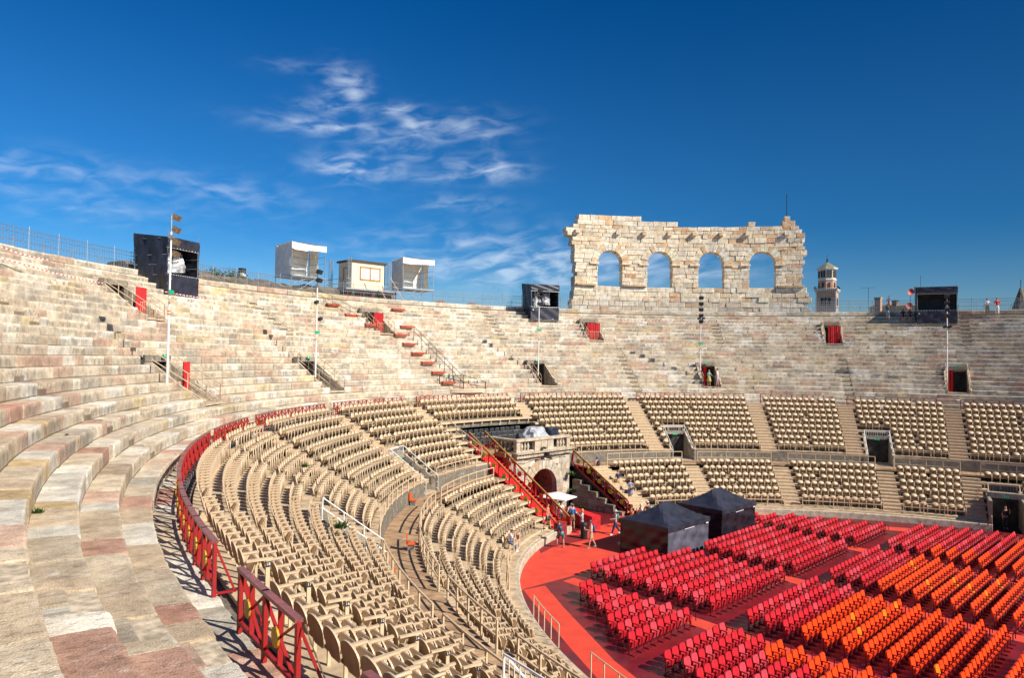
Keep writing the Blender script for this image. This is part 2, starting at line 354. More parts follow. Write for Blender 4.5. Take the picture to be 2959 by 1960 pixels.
def blocks(i, z, d, run, rise, extra_top=None):
    """one tier: loose blocks of stone laid along the ring, worn edges, half steps where the stairs are cut"""
    pieces = {}; S = arclen(d); total = S[-1]
    cuts = cuts_for(i); s = rng.uniform(0, .8); us = []
    segs = []
    while s < total-.3:
        L = rng.uniform(.65, 2.1)
        segs.append((s, min(s+L, total))); s += L
    tat = lambda q: float(np.interp(q, S, TT))
    for (a, b) in segs:
        parts = [(a, b)]
        for (c0, c1) in cuts:
            s0, s1 = float(np.interp(c0, TT, S)), float(np.interp(c1, TT, S)); np_ = []
            for (p, q) in parts:
                if q <= s0 or p >= s1: np_.append((p, q))
                else:
                    if p < s0: np_.append((p, s0))
                    if q > s1: np_.append((s1, q))
            parts = np_
        notch = []
        for (tn, rr) in NOTCH:
            if i in rr:
                sn = float(np.interp(tn, TT, S)); notch.append((sn-.42, sn+.42))
        fin = []
        for (p, q) in parts:
            cur = [(p, q, 0)]
            for (n0, n1) in notch:
                nn = []
                for (x, y, k) in cur:
                    if y <= n0 or x >= n1 or k: nn.append((x, y, k))
                    else:
                        if x < n0: nn.append((x, n0, 0))
                        nn.append((max(x, n0), min(y, n1), 1))
                        if y > n1: nn.append((n1, y, 0))
                cur = nn
            fin += cur
        tn_ = tone(near=cdist(pt(tat((a+b)/2), d)) < 24)
        for (p, q, k) in fin:
            if q-p < .06: continue
            near = cdist(pt(tat((p+q)/2), d))
            jd, jz = rng.normal(0, .014), rng.normal(0, .010)
            step = .14 if near < 9 else (.3 if near < 20 else (.8 if near < 40 else 2.5))
            if z < 9 and near < 20: jz *= .5
            n = max(1, int((q-p)/step)); rows = []
            g = .006 if near > 20 else .013
            rnd = .030
            amp = .006 if near < 25 else .008
            r2 = run+.06
            if k == 0:
                prof = [(0, -rise-.05), (0.0, -rise*.5), (.0, -rnd*1.3), (rnd*.28, -rnd*.32), (rnd*1.3, 0), (r2*.5, 0), (r2, 0)]
            else:
                h = run*.46
                prof = [(0, -rise-.05), (0, -rise*.5-.03), (.03, -rise*.5), (h, -rise*.5), (h+.002, -.035), (h+.03, 0), (r2, 0)]
            vv = []; uu = []
            ends = 1.0
            for j in range(n+1):
                sj = p+g+(q-p-2*g)*j/n; t = tat(sj); x, y = nrm(t); bx, by = B_*math.cos(t), A_*math.sin(t)
                e = rnd*.5 if (j in (0, n) and near < 30) else 0
                w_ = rng.normal(0, amp, 3)
                acc = 0
                for m_, (dd, zz) in enumerate(prof):
                    dj = dd; zj = zz
                    if m_ in (2, 3, 4) and k == 0: dj += w_[0]+e*.6; zj += w_[1]-e*.7*(m_ != 2)
                    elif m_ in (1, 5): dj += w_[2]*.6; zj += w_[0]*.3
                    D = d+jd+dj; Z = z+jz*(1 if m_ > 0 else 0)+zj
                    vv.append((bx+D*x, by+D*y, Z)); uu.append((sj+i*13.7, zz if m_ < 5 and k == 0 else (dd if k == 0 else zz-.2*(zz > -.3))))
            m_ = len(prof); ff = []
            for j in range(n):
                for a2 in range(m_-1): ff.append((j*m_+a2, j*m_+a2+1, (j+1)*m_+a2+1, (j+1)*m_+a2))
            ff.append(tuple(range(m_))[::-1]); ff.append(tuple(n*m_+x_ for x_ in range(m_)))
            key = sum(1 for c0, c1 in cuts if tat((p+q)/2) > c0)
            if key not in pieces: pieces[key] = MB()
            mb = pieces[key]; b0 = len(mb.v); mb.v.extend(vv); mb.uv.extend(uu)
            for f in ff: mb.f.append(tuple(b0+x_ for x_ in f)); mb.m.append(0); mb.c.append(tn_)
    return list(pieces.values())
def spans_of(cuts):
    cur = T0; out = []
    for a, b in sorted(cuts): out.append((cur, a)); cur = b
    return out+[(cur, T1)]
def strip(prof, t0, t1, step=.03, mi=0, mb=None, cuts=()):
    """a profile (d, z) swept along the ring, with gaps at cuts"""
    mb = mb or MB(); edges = [t0]
    spans = []; cur = t0
    for (a, b) in sorted(cuts):
        if b < t0 or a > t1: continue
        if a > cur: spans.append((cur, a))
        cur = max(cur, b)
    if cur < t1: spans.append((cur, t1))
    for (a, b) in spans:
        n = max(1, int((b-a)/step)); vs = []; fs = []; m_ = len(prof)
        for j in range(n+1):
            t = a+(b-a)*j/n
            for (d, z) in prof: vs.append(tuple(pt(t, d, z)))
        for j in range(n):
            for k in range(m_-1): fs.append((j*m_+k, j*m_+k+1, (j+1)*m_+k+1, (j+1)*m_+k))
        fs.append(tuple(range(m_))[::-1]); fs.append(tuple(n*m_+x for x in range(m_)))
        mb.add(vs, fs, mi)
    return mb
arena = thing('amphitheatre', 'weathered pale stone amphitheatre with curving tiers rising to the rim', 'amphitheatre', (0, 0, 0))
# solid core of mortar and rubble just under the blocks
for i in range(1, 24):
    z, d = (tz(i), td(i)); cz_ = cuts_for(i)
    run = RUN if i > 1 else 1.0
    for a_, b_ in spans_of(cz_): strip([(d+.03, z-RISE-.02), (d+.03, z-.035), (d+run+.05, z-.035)], a_, b_).ob('mortar_bed', M['mortar'], arena)
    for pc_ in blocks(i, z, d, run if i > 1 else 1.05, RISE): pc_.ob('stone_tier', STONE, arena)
# parapet course round the rim and the plain outer wall
for pc_ in blocks(0, 18.19, 29.9, 1.15, .62): pc_.ob('parapet', STONE, arena)
strip([(29.95, 17.5), (29.95, 18.15), (31.2, 18.15), (31.2, 17.4), (35.6, 17.2), (35.6, -1.5)], T0, T1).ob('outer_wall', M['rubble'], arena)

# recesses of the stone vomitoria: cheeks, floor, lintel, unlit passage
def vomitory_recess(tc_, hw, zf, nm, cloth, front_d, back_d, h=VH, lintel=True):
    th = 0.0
    r = thing('stairway_opening', nm[0], 'doorway', pt(tc_, front_d, zf), rzt(tc_), nm[1])
    depth = back_d-front_d
    cheek = MB()
    for s in (-1, 1):
        cheek.prism([(0, -.1), (depth+.6, -.1), (depth+.6, h+.12), (depth, h+.0), (.3, .30), (0, .24)], s*(hw+.02), s*(hw+.22), ax='x')
    cheek.ob('side_wall', CHEEK, r)
    MB().box((0, depth/2+.5, -.06), (2*hw+.3, depth+1.4, .1)).ob('floor_slab', M['mortar'], r)
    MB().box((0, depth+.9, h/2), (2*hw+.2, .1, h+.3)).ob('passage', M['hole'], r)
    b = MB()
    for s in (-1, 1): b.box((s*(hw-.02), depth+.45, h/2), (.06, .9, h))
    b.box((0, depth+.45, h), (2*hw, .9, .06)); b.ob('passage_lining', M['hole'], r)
    if lintel:
        MB().box((0, depth+.12, h+.16), (2*hw+.5, .42, .34)).ob('lintel', GREYST, r)
    return r
# ------------------------------------------------------------------ seating platforms
UZ = lambda j: 7.95-.456*j
UD = lambda j: 13.43-.71*j                       # seat centre line, rows 0 (top) to 8
LZ = lambda j: 2.93-.45*j
LD = lambda j: 5.0-.70*j                         # rows 0 to 5
def t_at_x(X, d):
    lo, hi = .3, 2.9
    for _ in range(40):
        m_ = (lo+hi)/2
        if pt(m_, d).x > X: lo = m_
        else: hi = m_
    return (lo+hi)/2
VOM = [(.605, .95), (1.085, .95), (1.935, .95), (2.43, .95), (2.89, .95)]        # openings on to the walkway
GATE = (.372, .95)
UA = [(2.865, 1.25), (2.685, .7), (2.392, .6), (2.223, 1.25), (1.959, 1.25), (1.725, 1.25), (1.445, 1.3), (1.157, 1.4), (.861, 1.35), (.66, 1.3), (.445, 1.3)]
LA = [(2.71, 1.25), (2.54, 1.25), (2.29, 1.25), (2.05, 1.25), (1.09, 1.3), (.85, 1.3), (.605, 1.3), (.43, 1.3)]
def uxcut(j): return (t_at_x(4.95, UD(j)), t_at_x(-3.7, UD(j))) if j >= 3 else None
def lxcut(j): return (t_at_x(5.45, LD(j)), t_at_x(-3.7, LD(j)))
def dt(hw, t, d): return hw/speed(t, d)
up_deck = thing('seating_platform', 'upper beige timber seating platform stepping down from the red railings', 'platform')
lo_deck = thing('seating_platform', 'lower beige timber seating platform between the walkway and the red floor', 'platform')
def deck_row(z, d, cuts, root, last=False):
    f, b = d-.40, d+.36
    mb = strip([(f, z-.07), (f, z), (b, z), (b, z-.07)], T0, T1, cuts=cuts)
    # fascia board and short posts below the edge
    strip([(f-.02, z-.16), (f-.02, z-.02), (f, z-.02), (f, z-.16)], T0, T1, cuts=cuts, mb=mb, mi=1)
    t = T0+.01
    while t < T1:
        if not any(a-.005 < t < b_+.005 for a, b_ in cuts):
            p = pt(t, f+.03, z-.27); mb.box(p, (.07, .05, .30), 1, rz=rzt(t))
        t += 1.05/speed(t, d)
    mb.ob('deck_row', [M['deck'], M['beige']], root)
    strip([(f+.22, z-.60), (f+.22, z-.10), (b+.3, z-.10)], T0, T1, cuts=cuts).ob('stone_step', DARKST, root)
up_cuts, lo_cuts = {}, {}
for j in range(9):
    c = []
    if uxcut(j): c.append(uxcut(j))
    if j >= 5: c += [(t-dt(hw, t, UD(j)), t+dt(hw, t, UD(j))) for t, hw in VOM]
    up_cuts[j] = c; deck_row(UZ(j), UD(j), c, up_deck)
for j in range(6):
    c = [lxcut(j)]
    if j >= 1: c.append((GATE[0]-dt(GATE[1], GATE[0], LD(j)), GATE[0]+dt(GATE[1], GATE[0], LD(j))))
    lo_cuts[j] = c; deck_row(LZ(j), LD(j), c, lo_deck)
# stone wall behind the walkway, the walkway itself and the podium wall round the floor
ARCH_CUT = (t_at_x(7.0, 6.3), t_at_x(-5.6, 6.3))
vc = [(t-dt(hw, t, 7.2), t+dt(hw, t, 7.2)) for t, hw in VOM]
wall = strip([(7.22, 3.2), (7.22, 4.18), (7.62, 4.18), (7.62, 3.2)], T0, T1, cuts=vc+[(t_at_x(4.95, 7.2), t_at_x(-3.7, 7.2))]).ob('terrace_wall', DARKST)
tag(wall, 'low grey stone wall behind the timber walkway under the upper seats', 'wall')
wk = strip([(5.42, 3.22), (5.42, 3.35), (7.25, 3.35), (7.25, 3.2)], T0, T1, cuts=[(t_at_x(5.45, 6.3), t_at_x(-3.7, 6.3))]).ob('walkway', M['plank']); tag(wk, kind='structure')
lb = MB(); t = T0
while t < T1:                                      # plank joints across the walkway
    if not (t_at_x(5.45, 6.3) < t < t_at_x(-3.7, 6.3)): lb.box(pt(t, 6.33, 3.354), (.02, 1.78, .006), rz=rzt(t))
    t += .62/speed(t, 6.3)
lb.ob('plank_joints', M['beige_dark'], wk)
g_ = (GATE[0]-dt(GATE[1], GATE[0], .5), GATE[0]+dt(GATE[1], GATE[0], .5))
pod = strip([(.35, -.2), (.35, .44), (.40, .48), (.62, .48), (.62, .3)], T0, T1, cuts=[g_, (t_at_x(5.4, .5), t_at_x(-2.2, .5))]).ob('podium_wall', LEDGE)
tag(pod, 'worn stone podium kerb round the red carpeted floor', 'wall')
strip([(.60, .40), (.60, .56), (1.2, .56), (1.2, .3)], T0, T1, cuts=[g_, (t_at_x(5.4, .5), t_at_x(-3.7, .5))]).ob('front_boards', M['deck'], lo_deck)

# ------------------------------------------------------------------ aisle steps
def steps_ring(t, wdt, z0, d0, n, run, rise, label, upto=None):
    """half-height boxes up an aisle; two for every row"""
    r = thing('aisle_steps', label, 'steps', (0, 0, 0))
    mb = MB(); md = MB()
    for k in range(n):
        z, d = z0-k*rise, d0-k*run
        T = frame(t, d, z)
        b = MB().box((0, .0, -.11), (wdt, run+.03, .22)); mb.merge(b, T)
        b = MB().box((0, -run/2-.015, -.10), (wdt-.02, .03, .03)); md.merge(b, T)
    mb.ob('treads', M['beige'], r); md.ob('nosings', M['beige_dark'], r)
    return r
def aisle_x(x0, x1, zs, label):
    r = thing('aisle_steps', label, 'steps'); mb = MB(); md = MB()
    for (z, d) in zs:
        ta = t_at_x((x0+x1)/2, d); y = pt(ta, d).y; a = rzt(ta)
        mb.box(((x0+x1)/2, y, z-.11), (x1-x0, .40, .22), rz=a); md.box(((x0+x1)/2, y-.2, z-.10), (x1-x0, .03, .03), rz=a)
    mb.ob('treads', M['beige'], r); md.ob('nosings', M['beige_dark'], r); return r
ordn = ['first', 'second', 'third', 'fourth', 'fifth', 'sixth', 'seventh', 'eighth', 'ninth', 'tenth', 'eleventh']
for k, (t, wd) in enumerate(UA):
    n = 18 if not (1.3 < t < 1.8) else 5
    steps_ring(t, wd, UZ(0)+.23, UD(0)+.05, n, .355, .228, f'beige timber aisle steps, {ordn[k]} from the left between the upper seats')
for k, (t, wd) in enumerate(LA):
    steps_ring(t, wd, LZ(0)+.22, LD(0)+.05, 12, .35, .225, f'beige timber aisle steps, {ordn[k]} from the left between the lower seats')
zs = [(UZ(3)+.23-.228*k, UD(3)+.05-.355*k) for k in range(12)]+[(3.55, 6.9), (3.38, 6.5), (3.38, 6.1), (3.38, 5.7)]+[(LZ(0)+.22-.225*k, LD(0)+.05-.35*k) for k in range(14)]
zs = [(z-.42, d) for z, d in zs]
aisle_x(-5.55, -3.98, zs, 'long beige aisle steps directly left of the red carpeted staircase')
aisle_x(5.5, 7.05, [(LZ(0)+.44-.225*k, LD(0)+.4-.35*k) for k in range(14)], 'beige aisle steps with visitors right of the stone arch')

# ------------------------------------------------------------------ beige seats
def seat_parts():
    poly = []
    for k in range(13):
        a = math.pi*k/12; poly.append((.245*math.cos(a), .665+.17*math.sin(a)))
    poly += [(-.21, .50), (-.12, .41), (.12, .41), (.21, .50)]
    back = MB(); Mt = Matrix.Translation((0, .19, .42)) @ Matrix.Rotation(R(-13), 4, 'X') @ Matrix.Translation((0, 0, -.42))
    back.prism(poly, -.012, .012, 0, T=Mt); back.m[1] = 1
    pan = MB(); pan.box((0, .075, .53), (.43, .26, .014), 0, M=Matrix.Rotation(R(-68), 3, 'X')); pan.box((0, .060, .524), (.435, .265, .014), 1, M=Matrix.Rotation(R(-68), 3, 'X')); pan.box((0, .12, .41), (.46, .05, .05), 1)
    arm = MB(); arm.box((.262, .05, .655), (.058, .30, .035), 0, M=Matrix.Rotation(R(-3), 3, 'X')); arm.box((.262, -.06, .325), (.035, .045, .65), 0)
    arm.prism([(.17, .64), (-.06, .64), (.02, .46), (.14, .42)], .250, .274, 0, ax='x'); arm.box((.262, -.088, .56), (.042, .012, .05), 2)
    return back, pan, arm
SB, SP, SA = seat_parts()
MATS3 = [M['beige'], M['beige_dark'], M['white']]
seats = []                                          # (x, y, z, rz, row key)
def place_row(zone, j, z, d, aisles, cuts, tmin, tmax):
    S = arclen(d); blk = []
    edges = []
    for t, wd in aisles:
        if 1.3 < t < 1.8 and zone == 'u' and j >= 3: continue
        k = (wd/2+.06)/speed(t, d); edges.append((t-k, t+k))
    for a, b in cuts:
        k = .12/speed(a, d); edges.append((a-k, b+k))
    if zone == 'u' and j >= 3: edges.append((t_at_x(-3.7, d)-.001, t_at_x(-5.5, d)))
    if zone == 'l': edges += [(t_at_x(-3.7, d)-.001, t_at_x(-5.5, d)), (t_at_x(7.15, d), t_at_x(5.4, d))]
    edges.sort(); cur = tmin; bi = 0
    for a, b in edges+[(tmax, tmax)]:
        if a > cur:
            s0, s1 = float(np.interp(cur, TT, S)), float(np.interp(a, TT, S)); n = int((s1-s0-.1)/.535)
            if n > 0:
                extra = (s1-s0)-n*.535; gaps = set()
                if extra > .3 and n > 6: gaps = {rng.randint(3, n-2)}
                s = s0+.2675+(extra*.15 if gaps else extra/2)
                for q in range(n):
                    if q in gaps: s += extra*.6
                    t = float(np.interp(s, S, TT)); p = pt(t, d, z); seats.append((p.x, p.y, z, rzt(t)+rng.normal(0, .012), (zone, j, bi), q == n-1))
                    s += .535
            bi += 1
        cur = max(cur, b)
for j in range(9): place_row('u', j, UZ(j), UD(j), UA, up_cuts[j], .22, 3.10)
for j in range(6): place_row('l', j, LZ(j), LD(j), LA, lo_cuts[j], .20, 3.0)
def visible(p):
    v = Vector((p[0], p[1], p[2]+.5))-CAM; x, y, z = v.dot(rx), v.dot(ux), v.dot(fw)
    if z < .5: return 0
    X, Y = 1479.5+2066*x/z, 980-2066*y/z
    return 1 if (-40 < X < 3000 and -40 < Y < 2000) else 0
seats = [s for s in seats if visible(s) or cdist(s) < 60]
seats.sort(key=lambda s: -1e3*visible(s)+cdist(s))
near, far = seats[:300], seats[300:]
sproto = thing('folding_seat', 'x', 'seat')
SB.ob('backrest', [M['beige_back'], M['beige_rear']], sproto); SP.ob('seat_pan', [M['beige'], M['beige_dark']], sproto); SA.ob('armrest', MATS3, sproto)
rown = {('u', j): ordn[j] for j in range(9)}
ends_ = []
END = MB(); END.box((-.262, .0, .655), (.065, .44, .04), 0); END.box((-.262, -.14, .325), (.05, .07, .65), 0); ENDM = END.mesh('end_armrest', [M['beige']]); NUM = {}
def number_mesh(s_):
    if s_ not in NUM:
        cu = bpy.data.curves.new('n', 'FONT'); cu.body = s_; cu.size = .075; cu.align_x = 'CENTER'; cu.align_y = 'CENTER'; cu.extrude = .001; cu.resolution_u = 2
        o_ = bpy.data.objects.new('n', cu); col.objects.link(o_); dg = bpy.context.evaluated_depsgraph_get(); me = bpy.data.meshes.new_from_object(o_.evaluated_get(dg)); bpy.data.objects.remove(o_); me.name = 'row_number'; me.materials.clear(); me.materials.append(M['white']); NUM[s_] = me
    return NUM[s_]
PLATE = MB().box((-.297, -.14, .57), (.004, .085, .09)).mesh('number_plate', [M['black']])
for k, (x, y, z, rz, key, is_end) in enumerate(near):
    zone, j, bi = key
    lab = (f'beige folding seat, {ordn[j]} row below the red railings, ' if zone == 'u' else f'beige folding seat, {ordn[j]} row below the walkway, ')+f'{ordn[min(bi, 10)]} block from the right'
    g = f'beige seats of {"upper" if zone == "u" else "lower"} row {ordn[j]}, block {ordn[min(bi, 10)]}'
    if k == 0:
        sproto.location = (x, y, z); sproto.rotation_euler = (0, 0, rz); sproto['label'] = lab; sproto['group'] = g
        cur_ = sproto
    else: cur_ = dup(sproto, (x, y, z), rz, lab, g)
    if is_end and cdist((x, y)) < 15:
        a_ = bpy.data.objects.new('end_armrest', ENDM); col.objects.link(a_); a_.parent = cur_; ends_.append((cur_, j, zone))
for cur_, j, zone in ends_:                          # row numbers on the end posts
    b_ = bpy.data.objects.new('number_plate', PLATE); col.objects.link(b_); b_.parent = cur_
    n_o = bpy.data.objects.new('row_number', number_mesh(str((18 if zone == 'u' else 9)-j))); col.objects.link(n_o); n_o.parent = b_
    n_o.matrix_local = Matrix.Translation((-.301, -.14, .57)) @ Matrix(((0, 0, -1), (-1, 0, 0), (0, 1, 0))).to_4x4()
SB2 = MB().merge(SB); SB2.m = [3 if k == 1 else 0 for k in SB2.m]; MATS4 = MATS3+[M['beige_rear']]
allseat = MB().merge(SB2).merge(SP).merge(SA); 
def instance_mesh(proto, places, name, mats, mi=None):
    V = np.array(proto.v); nV = len(V); F = proto.f; vs = []; n = len(places)
    out = np.empty((n*nV, 3))
    for k, pl in enumerate(places):
        x, y, z, rz = pl[:4]; c, s = math.cos(rz), math.sin(rz)
        out[k*nV:(k+1)*nV, 0] = V[:, 0]*c-V[:, 1]*s+x; out[k*nV:(k+1)*nV, 1] = V[:, 0]*s+V[:, 1]*c+y; out[k*nV:(k+1)*nV, 2] = V[:, 2]+z
    ls = np.array([len(f) for f in F]); flat = np.concatenate([np.array(f) for f in F]); 
    me = bpy.data.meshes.new(name); me.vertices.add(n*nV); me.vertices.foreach_set('co', out.ravel())
    loops = (flat[None, :]+(np.arange(n)*nV)[:, None]).ravel().astype(np.int32); me.loops.add(len(loops)); me.loops.foreach_set('vertex_index', loops)
    lt = np.tile(ls, n); st = np.concatenate([[0], np.cumsum(lt)[:-1]]); me.polygons.add(len(lt)); me.polygons.foreach_set('loop_start', st.astype(np.int32)); me.polygons.foreach_set('loop_total', lt.astype(np.int32))
    if mi is None: mi = np.tile(np.array(proto.m), n)
    me.polygons.foreach_set('material_index', mi.astype(np.int32))
    for m_ in mats: me.materials.append(m_)
    me.update(calc_edges=True); me.validate()
    o = bpy.data.objects.new(name, me); col.objects.link(o); return o
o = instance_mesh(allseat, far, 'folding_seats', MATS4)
tag(o, 'rows of beige folding seats round the far side of the arena', 'seats', None, 'stuff')

# ------------------------------------------------------------------ arena floor
gr_ = MB(); gr_.add([(-3000, -3000, -1.5), (3000, -3000, -1.5), (3000, 3000, -1.5), (-3000, 3000, -1.5)], [(0, 1, 2, 3)])
tag(gr_.ob('ground', M['city']), kind='structure')
fl = MB(); n = 160; vs = [(0, 0, 0)]+[tuple(pt(2*math.pi*k/n, .6, 0)) for k in range(n)]
fl.add(vs, [(0, k+1, (k+1) % n+1) for k in range(n)])
fl.add([(-9, 30, -.002), (10, 30, -.002), (10, 41, -.002), (-9, 41, -.002)], [(0, 1, 2, 3)])
tag(fl.ob('arena_floor', M['redfloor']), kind='structure')
cp = MB(); q = [tuple(pt(t, .32, .004)) for t in np.linspace(2.205, 1.42, 40)]
cp.add(q+[(5.5, 35.5, .004), (10.5, 31.0, .004), (15, 27.2, .004), (13, 25.6, .004), (9, 29, .004), (-2, 29.6, .004), (-4, 26.4, .004), (-13.5, 27.0, .004)], [tuple(range(len(q)+8))])
tl = [(-13.56, 26.92), (-15.6, 23.6), (-17.5, 20.4), (-18.9, 17.9), (-20.2, 14.6), (-21.0, 11.5)]; tr = [(-12.2, 26.62), (-14.1, 23.6), (-15.93, 20.46), (-17.2, 18.3), (-18.6, 15.0), (-19.4, 11.8)]
for k in range(5): cp.add([(*tl[k], .004), (*tl[k+1], .004), (*tr[k+1], .004), (*tr[k], .004)], [(0, 1, 2, 3)])
for k in range(60):
    a, b = .02+k*.02, .02+(k+1)*.02; cp.add([tuple(pt(a, -2.9, .004)), tuple(pt(b, -2.9, .004)), tuple(pt(b, -1.6, .004)), tuple(pt(a, -1.6, .004))], [(0, 1, 2, 3)])
for (xa, sl, w_) in ((8.0, .06, 1.05), (-1.75, .07, 1.05), (-11.45, .06, .95)):
    cp.add([(xa+sl*9, 26.5, .004), (xa+w_+sl*9, 26.5, .004), (xa+w_-sl*11, 6.6, .004), (xa-sl*11, 6.6, .004)], [(0, 3, 2, 1)])
tag(cp.ob('red_carpet', M['redcarpet']), kind='structure')
rg = MB(); q = [(-7.7, 31.1), (-6.0, 31.6), (-2.6, 31.3), (-2.0, 32.4), (-3.4, 33.4), (-5.2, 33.4), (-6.6, 32.4)]
rg.add([(a, b, .008) for a, b in q], [tuple(range(len(q)))]); tag(rg.ob('rug', M['rug']), 'dark red mat on the carpet at the foot of the staircase', 'mat')
jl = MB()                                            # joints between the floor sheets
for k in range(-14, 15): jl.add([(k*1.22+.0, -2, .003), (k*1.22+.018, -2, .003), (k*1.22+.018, 30, .003), (k*1.22, 30, .003)], [(0, 1, 2, 3)])
tag(jl.ob('floor_joints', M['rug']), kind='structure')

# ------------------------------------------------------------------ upholstered chairs on the floor
def chair_parts():
    def rrect(w, h, z0, r=.07):
        p = []
        for cx_, cz_, a0 in ((w/2-r, z0+h-r, 0), (-w/2+r, z0+h-r, 90), (-w/2+r*.6, z0+r*.6, 180), (w/2-r*.6, z0+r*.6, 270)):
            for k in range(4):
                a = R(a0+30*k); rr = r if a0 < 180 else r*.6; p.append((cx_+rr*math.cos(a), cz_+rr*math.sin(a)))
        return p
    back = MB(); T = Matrix.Translation((0, .17, .45)) @ Matrix.Rotation(R(-12), 4, 'X') @ Matrix.Translation((0, 0, -.45))
    back.prism(rrect(.445, .40, .46, .12), -.035, .03, 0, T=T)
    pan = MB(); T = Matrix.Translation((0, .06, .42)) @ Matrix.Rotation(R(20), 4, 'X') @ Matrix.Translation((0, 0, -.42)); pan.prism(rrect(.38, .30, .24), -.04, .03, 0, T=T)
    fr = MB()
    for s in (-1, 1):
        fr.box((s*.262, .0, .64), (.036, .36, .032)); fr.box((s*.262, -.14, .47), (.03, .035, .34)); fr.box((s*.262, .12, .33), (.03, .05, .62)); fr.box((s*.262, .02, .02), (.04, .34, .04))
    fr.box((0, .13, .06), (.535, .05, .04))
    return back, pan, fr
CB, CP, CF = chair_parts()
chairs = []                                          # x, y, colour key, block, row
def inside(x, y, d=-2.4):
    return od(x, y)[0] < d
def tented(x, y): return (y > 24.25 and -3.9 < x < 9.2)
def crow(blk, k, y, x0, x1, colf, d=-2.4):
    x = x0+.26
    while x < x1:
        if inside(x, y, d) and not tented(x, y): chairs.append((x, y, 0.0, rng.normal(0, .01), colf(x), blk, k))
        x += .53
def cpick(base, x):
    r = rng.rand()
    if base == 'o': return 'amber' if r < .03 else 'orange'
    return 'pink' if r < .30 else 'crimson'
for k in range(-2, 9):
    y = 25.62-.94*k
    if k >= 0:
        crow('a', k, y, -20, -11.2-.06*k, lambda x: cpick('c', x), -2.9)
        crow('b', k, y, -9.35-.045*k, -2.0, lambda x: cpick('c', x))
    if k >= 2: crow('c', k, y, -.35-.03*k, 7.5-.04*k, lambda x: cpick('c', x))
    crow('d', k, y, 9.1-.04*k, 12.5+(24.05-y)*.31, lambda x: cpick('c', x), -2.8)
for k in range(0, 11):
    y = 16.02-.855*k; c = 'c' if k < 3 else 'o'
    crow('e', k, y, -20, -11.8-.05*k, lambda x: cpick('o' if (k >= 3 and x > -13.4) or k >= 6 else 'c', x), -3.2)
    crow('f', k, y, -10.05-.05*k, -2.3-.08*k, lambda x: cpick(c, x))
    crow('g', k, y, -.5-.1*k, 7.35-.14*k, lambda x: cpick(c, x))
    crow('h', k, y, 8.95-.12*k, 22, lambda x: cpick('o' if (k >= 3 and x < 10.8) or k >= 7 else 'c', x), -3.4)
for k in range(0, 4):
    crow('i', k, 6.25-.855*k, -9.6, 3, lambda x: cpick('o', x))
    crow('j', k, 6.25-.855*k, -20, -11.5, lambda x: cpick('c', x), -3.2)
chairs = [c for c in chairs if visible((c[0], c[1], 0))]
chairs.sort(key=lambda s: math.hypot(cdist(s), 12))
BLK = dict(a='leftmost block beside the curved kerb', b='block before the left gazebo', c='block before the right gazebo', d='far block right of the gazebos',
           e='front block at the bottom edge', f='second front block from the left', g='third front block from the left', h='front block at the right edge', i='bottom right corner block', j='bottom corner block')
cproto = thing('theatre_chair', 'x', 'chair')
CB.ob('backrest', M['crimson'], cproto); CP.ob('seat_pan', M['crimson'], cproto); CF.ob('frame', M['chairframe'], cproto)
cm = {}
for nm in ('crimson', 'pink', 'orange', 'amber'):
    a = cproto.children[0].data.copy() if False else None
    b1 = CB.mesh('backrest', [M[nm]]); b2 = CP.mesh('seat_pan', [M[nm if nm != 'amber' else 'orange']]); cm[nm] = {'backrest': b1, 'seat_pan': b2}
cname = dict(crimson='crimson', pink='faded crimson', orange='bright orange', amber='amber yellow')
cnear, cfar = chairs[:300], chairs[300:]
for k, (x, y, z, rz, cn, blk, row) in enumerate(cnear):
    lab = f'{cname[cn]} chair, {ordn[max(0, row)]} row, {BLK[blk]}'
    g = f'{cname[cn]} chairs, {ordn[max(0, row)]} row, {BLK[blk]}'
    if k == 0:
        cproto.location = (x, y, z); cproto.rotation_euler = (0, 0, rz); cproto['label'] = lab; cproto['group'] = g
        for ch in cproto.children:
            if ch.name.startswith('backrest') or ch.name.startswith('seat_pan'): ch.data = cm[cn][ch.name.split('.')[0]]
    else: dup(cproto, (x, y, z), rz, lab, g, swap=cm[cn])
pc = MB().merge(CB); 
pc.merge(CP); pc.m = [0]*len(pc.f); nf0 = len(pc.f); pc.merge(CF); 
pc.m = [0]*nf0+[4]*(len(pc.f)-nf0)
idx = {'crimson': 0, 'pink': 1, 'orange': 2, 'amber': 3}
base_mi = np.array(pc.m); mi = np.concatenate([np.where(base_mi == 4, 4, idx[c[4]]) for c in cfar])
o = instance_mesh(pc, cfar, 'theatre_chairs', [M['crimson'], M['pink'], M['orange'], M['amber'], M['chairframe']], mi)
tag(o, 'farther rows of crimson and orange theatre chairs across the floor', 'chairs', None, 'stuff')
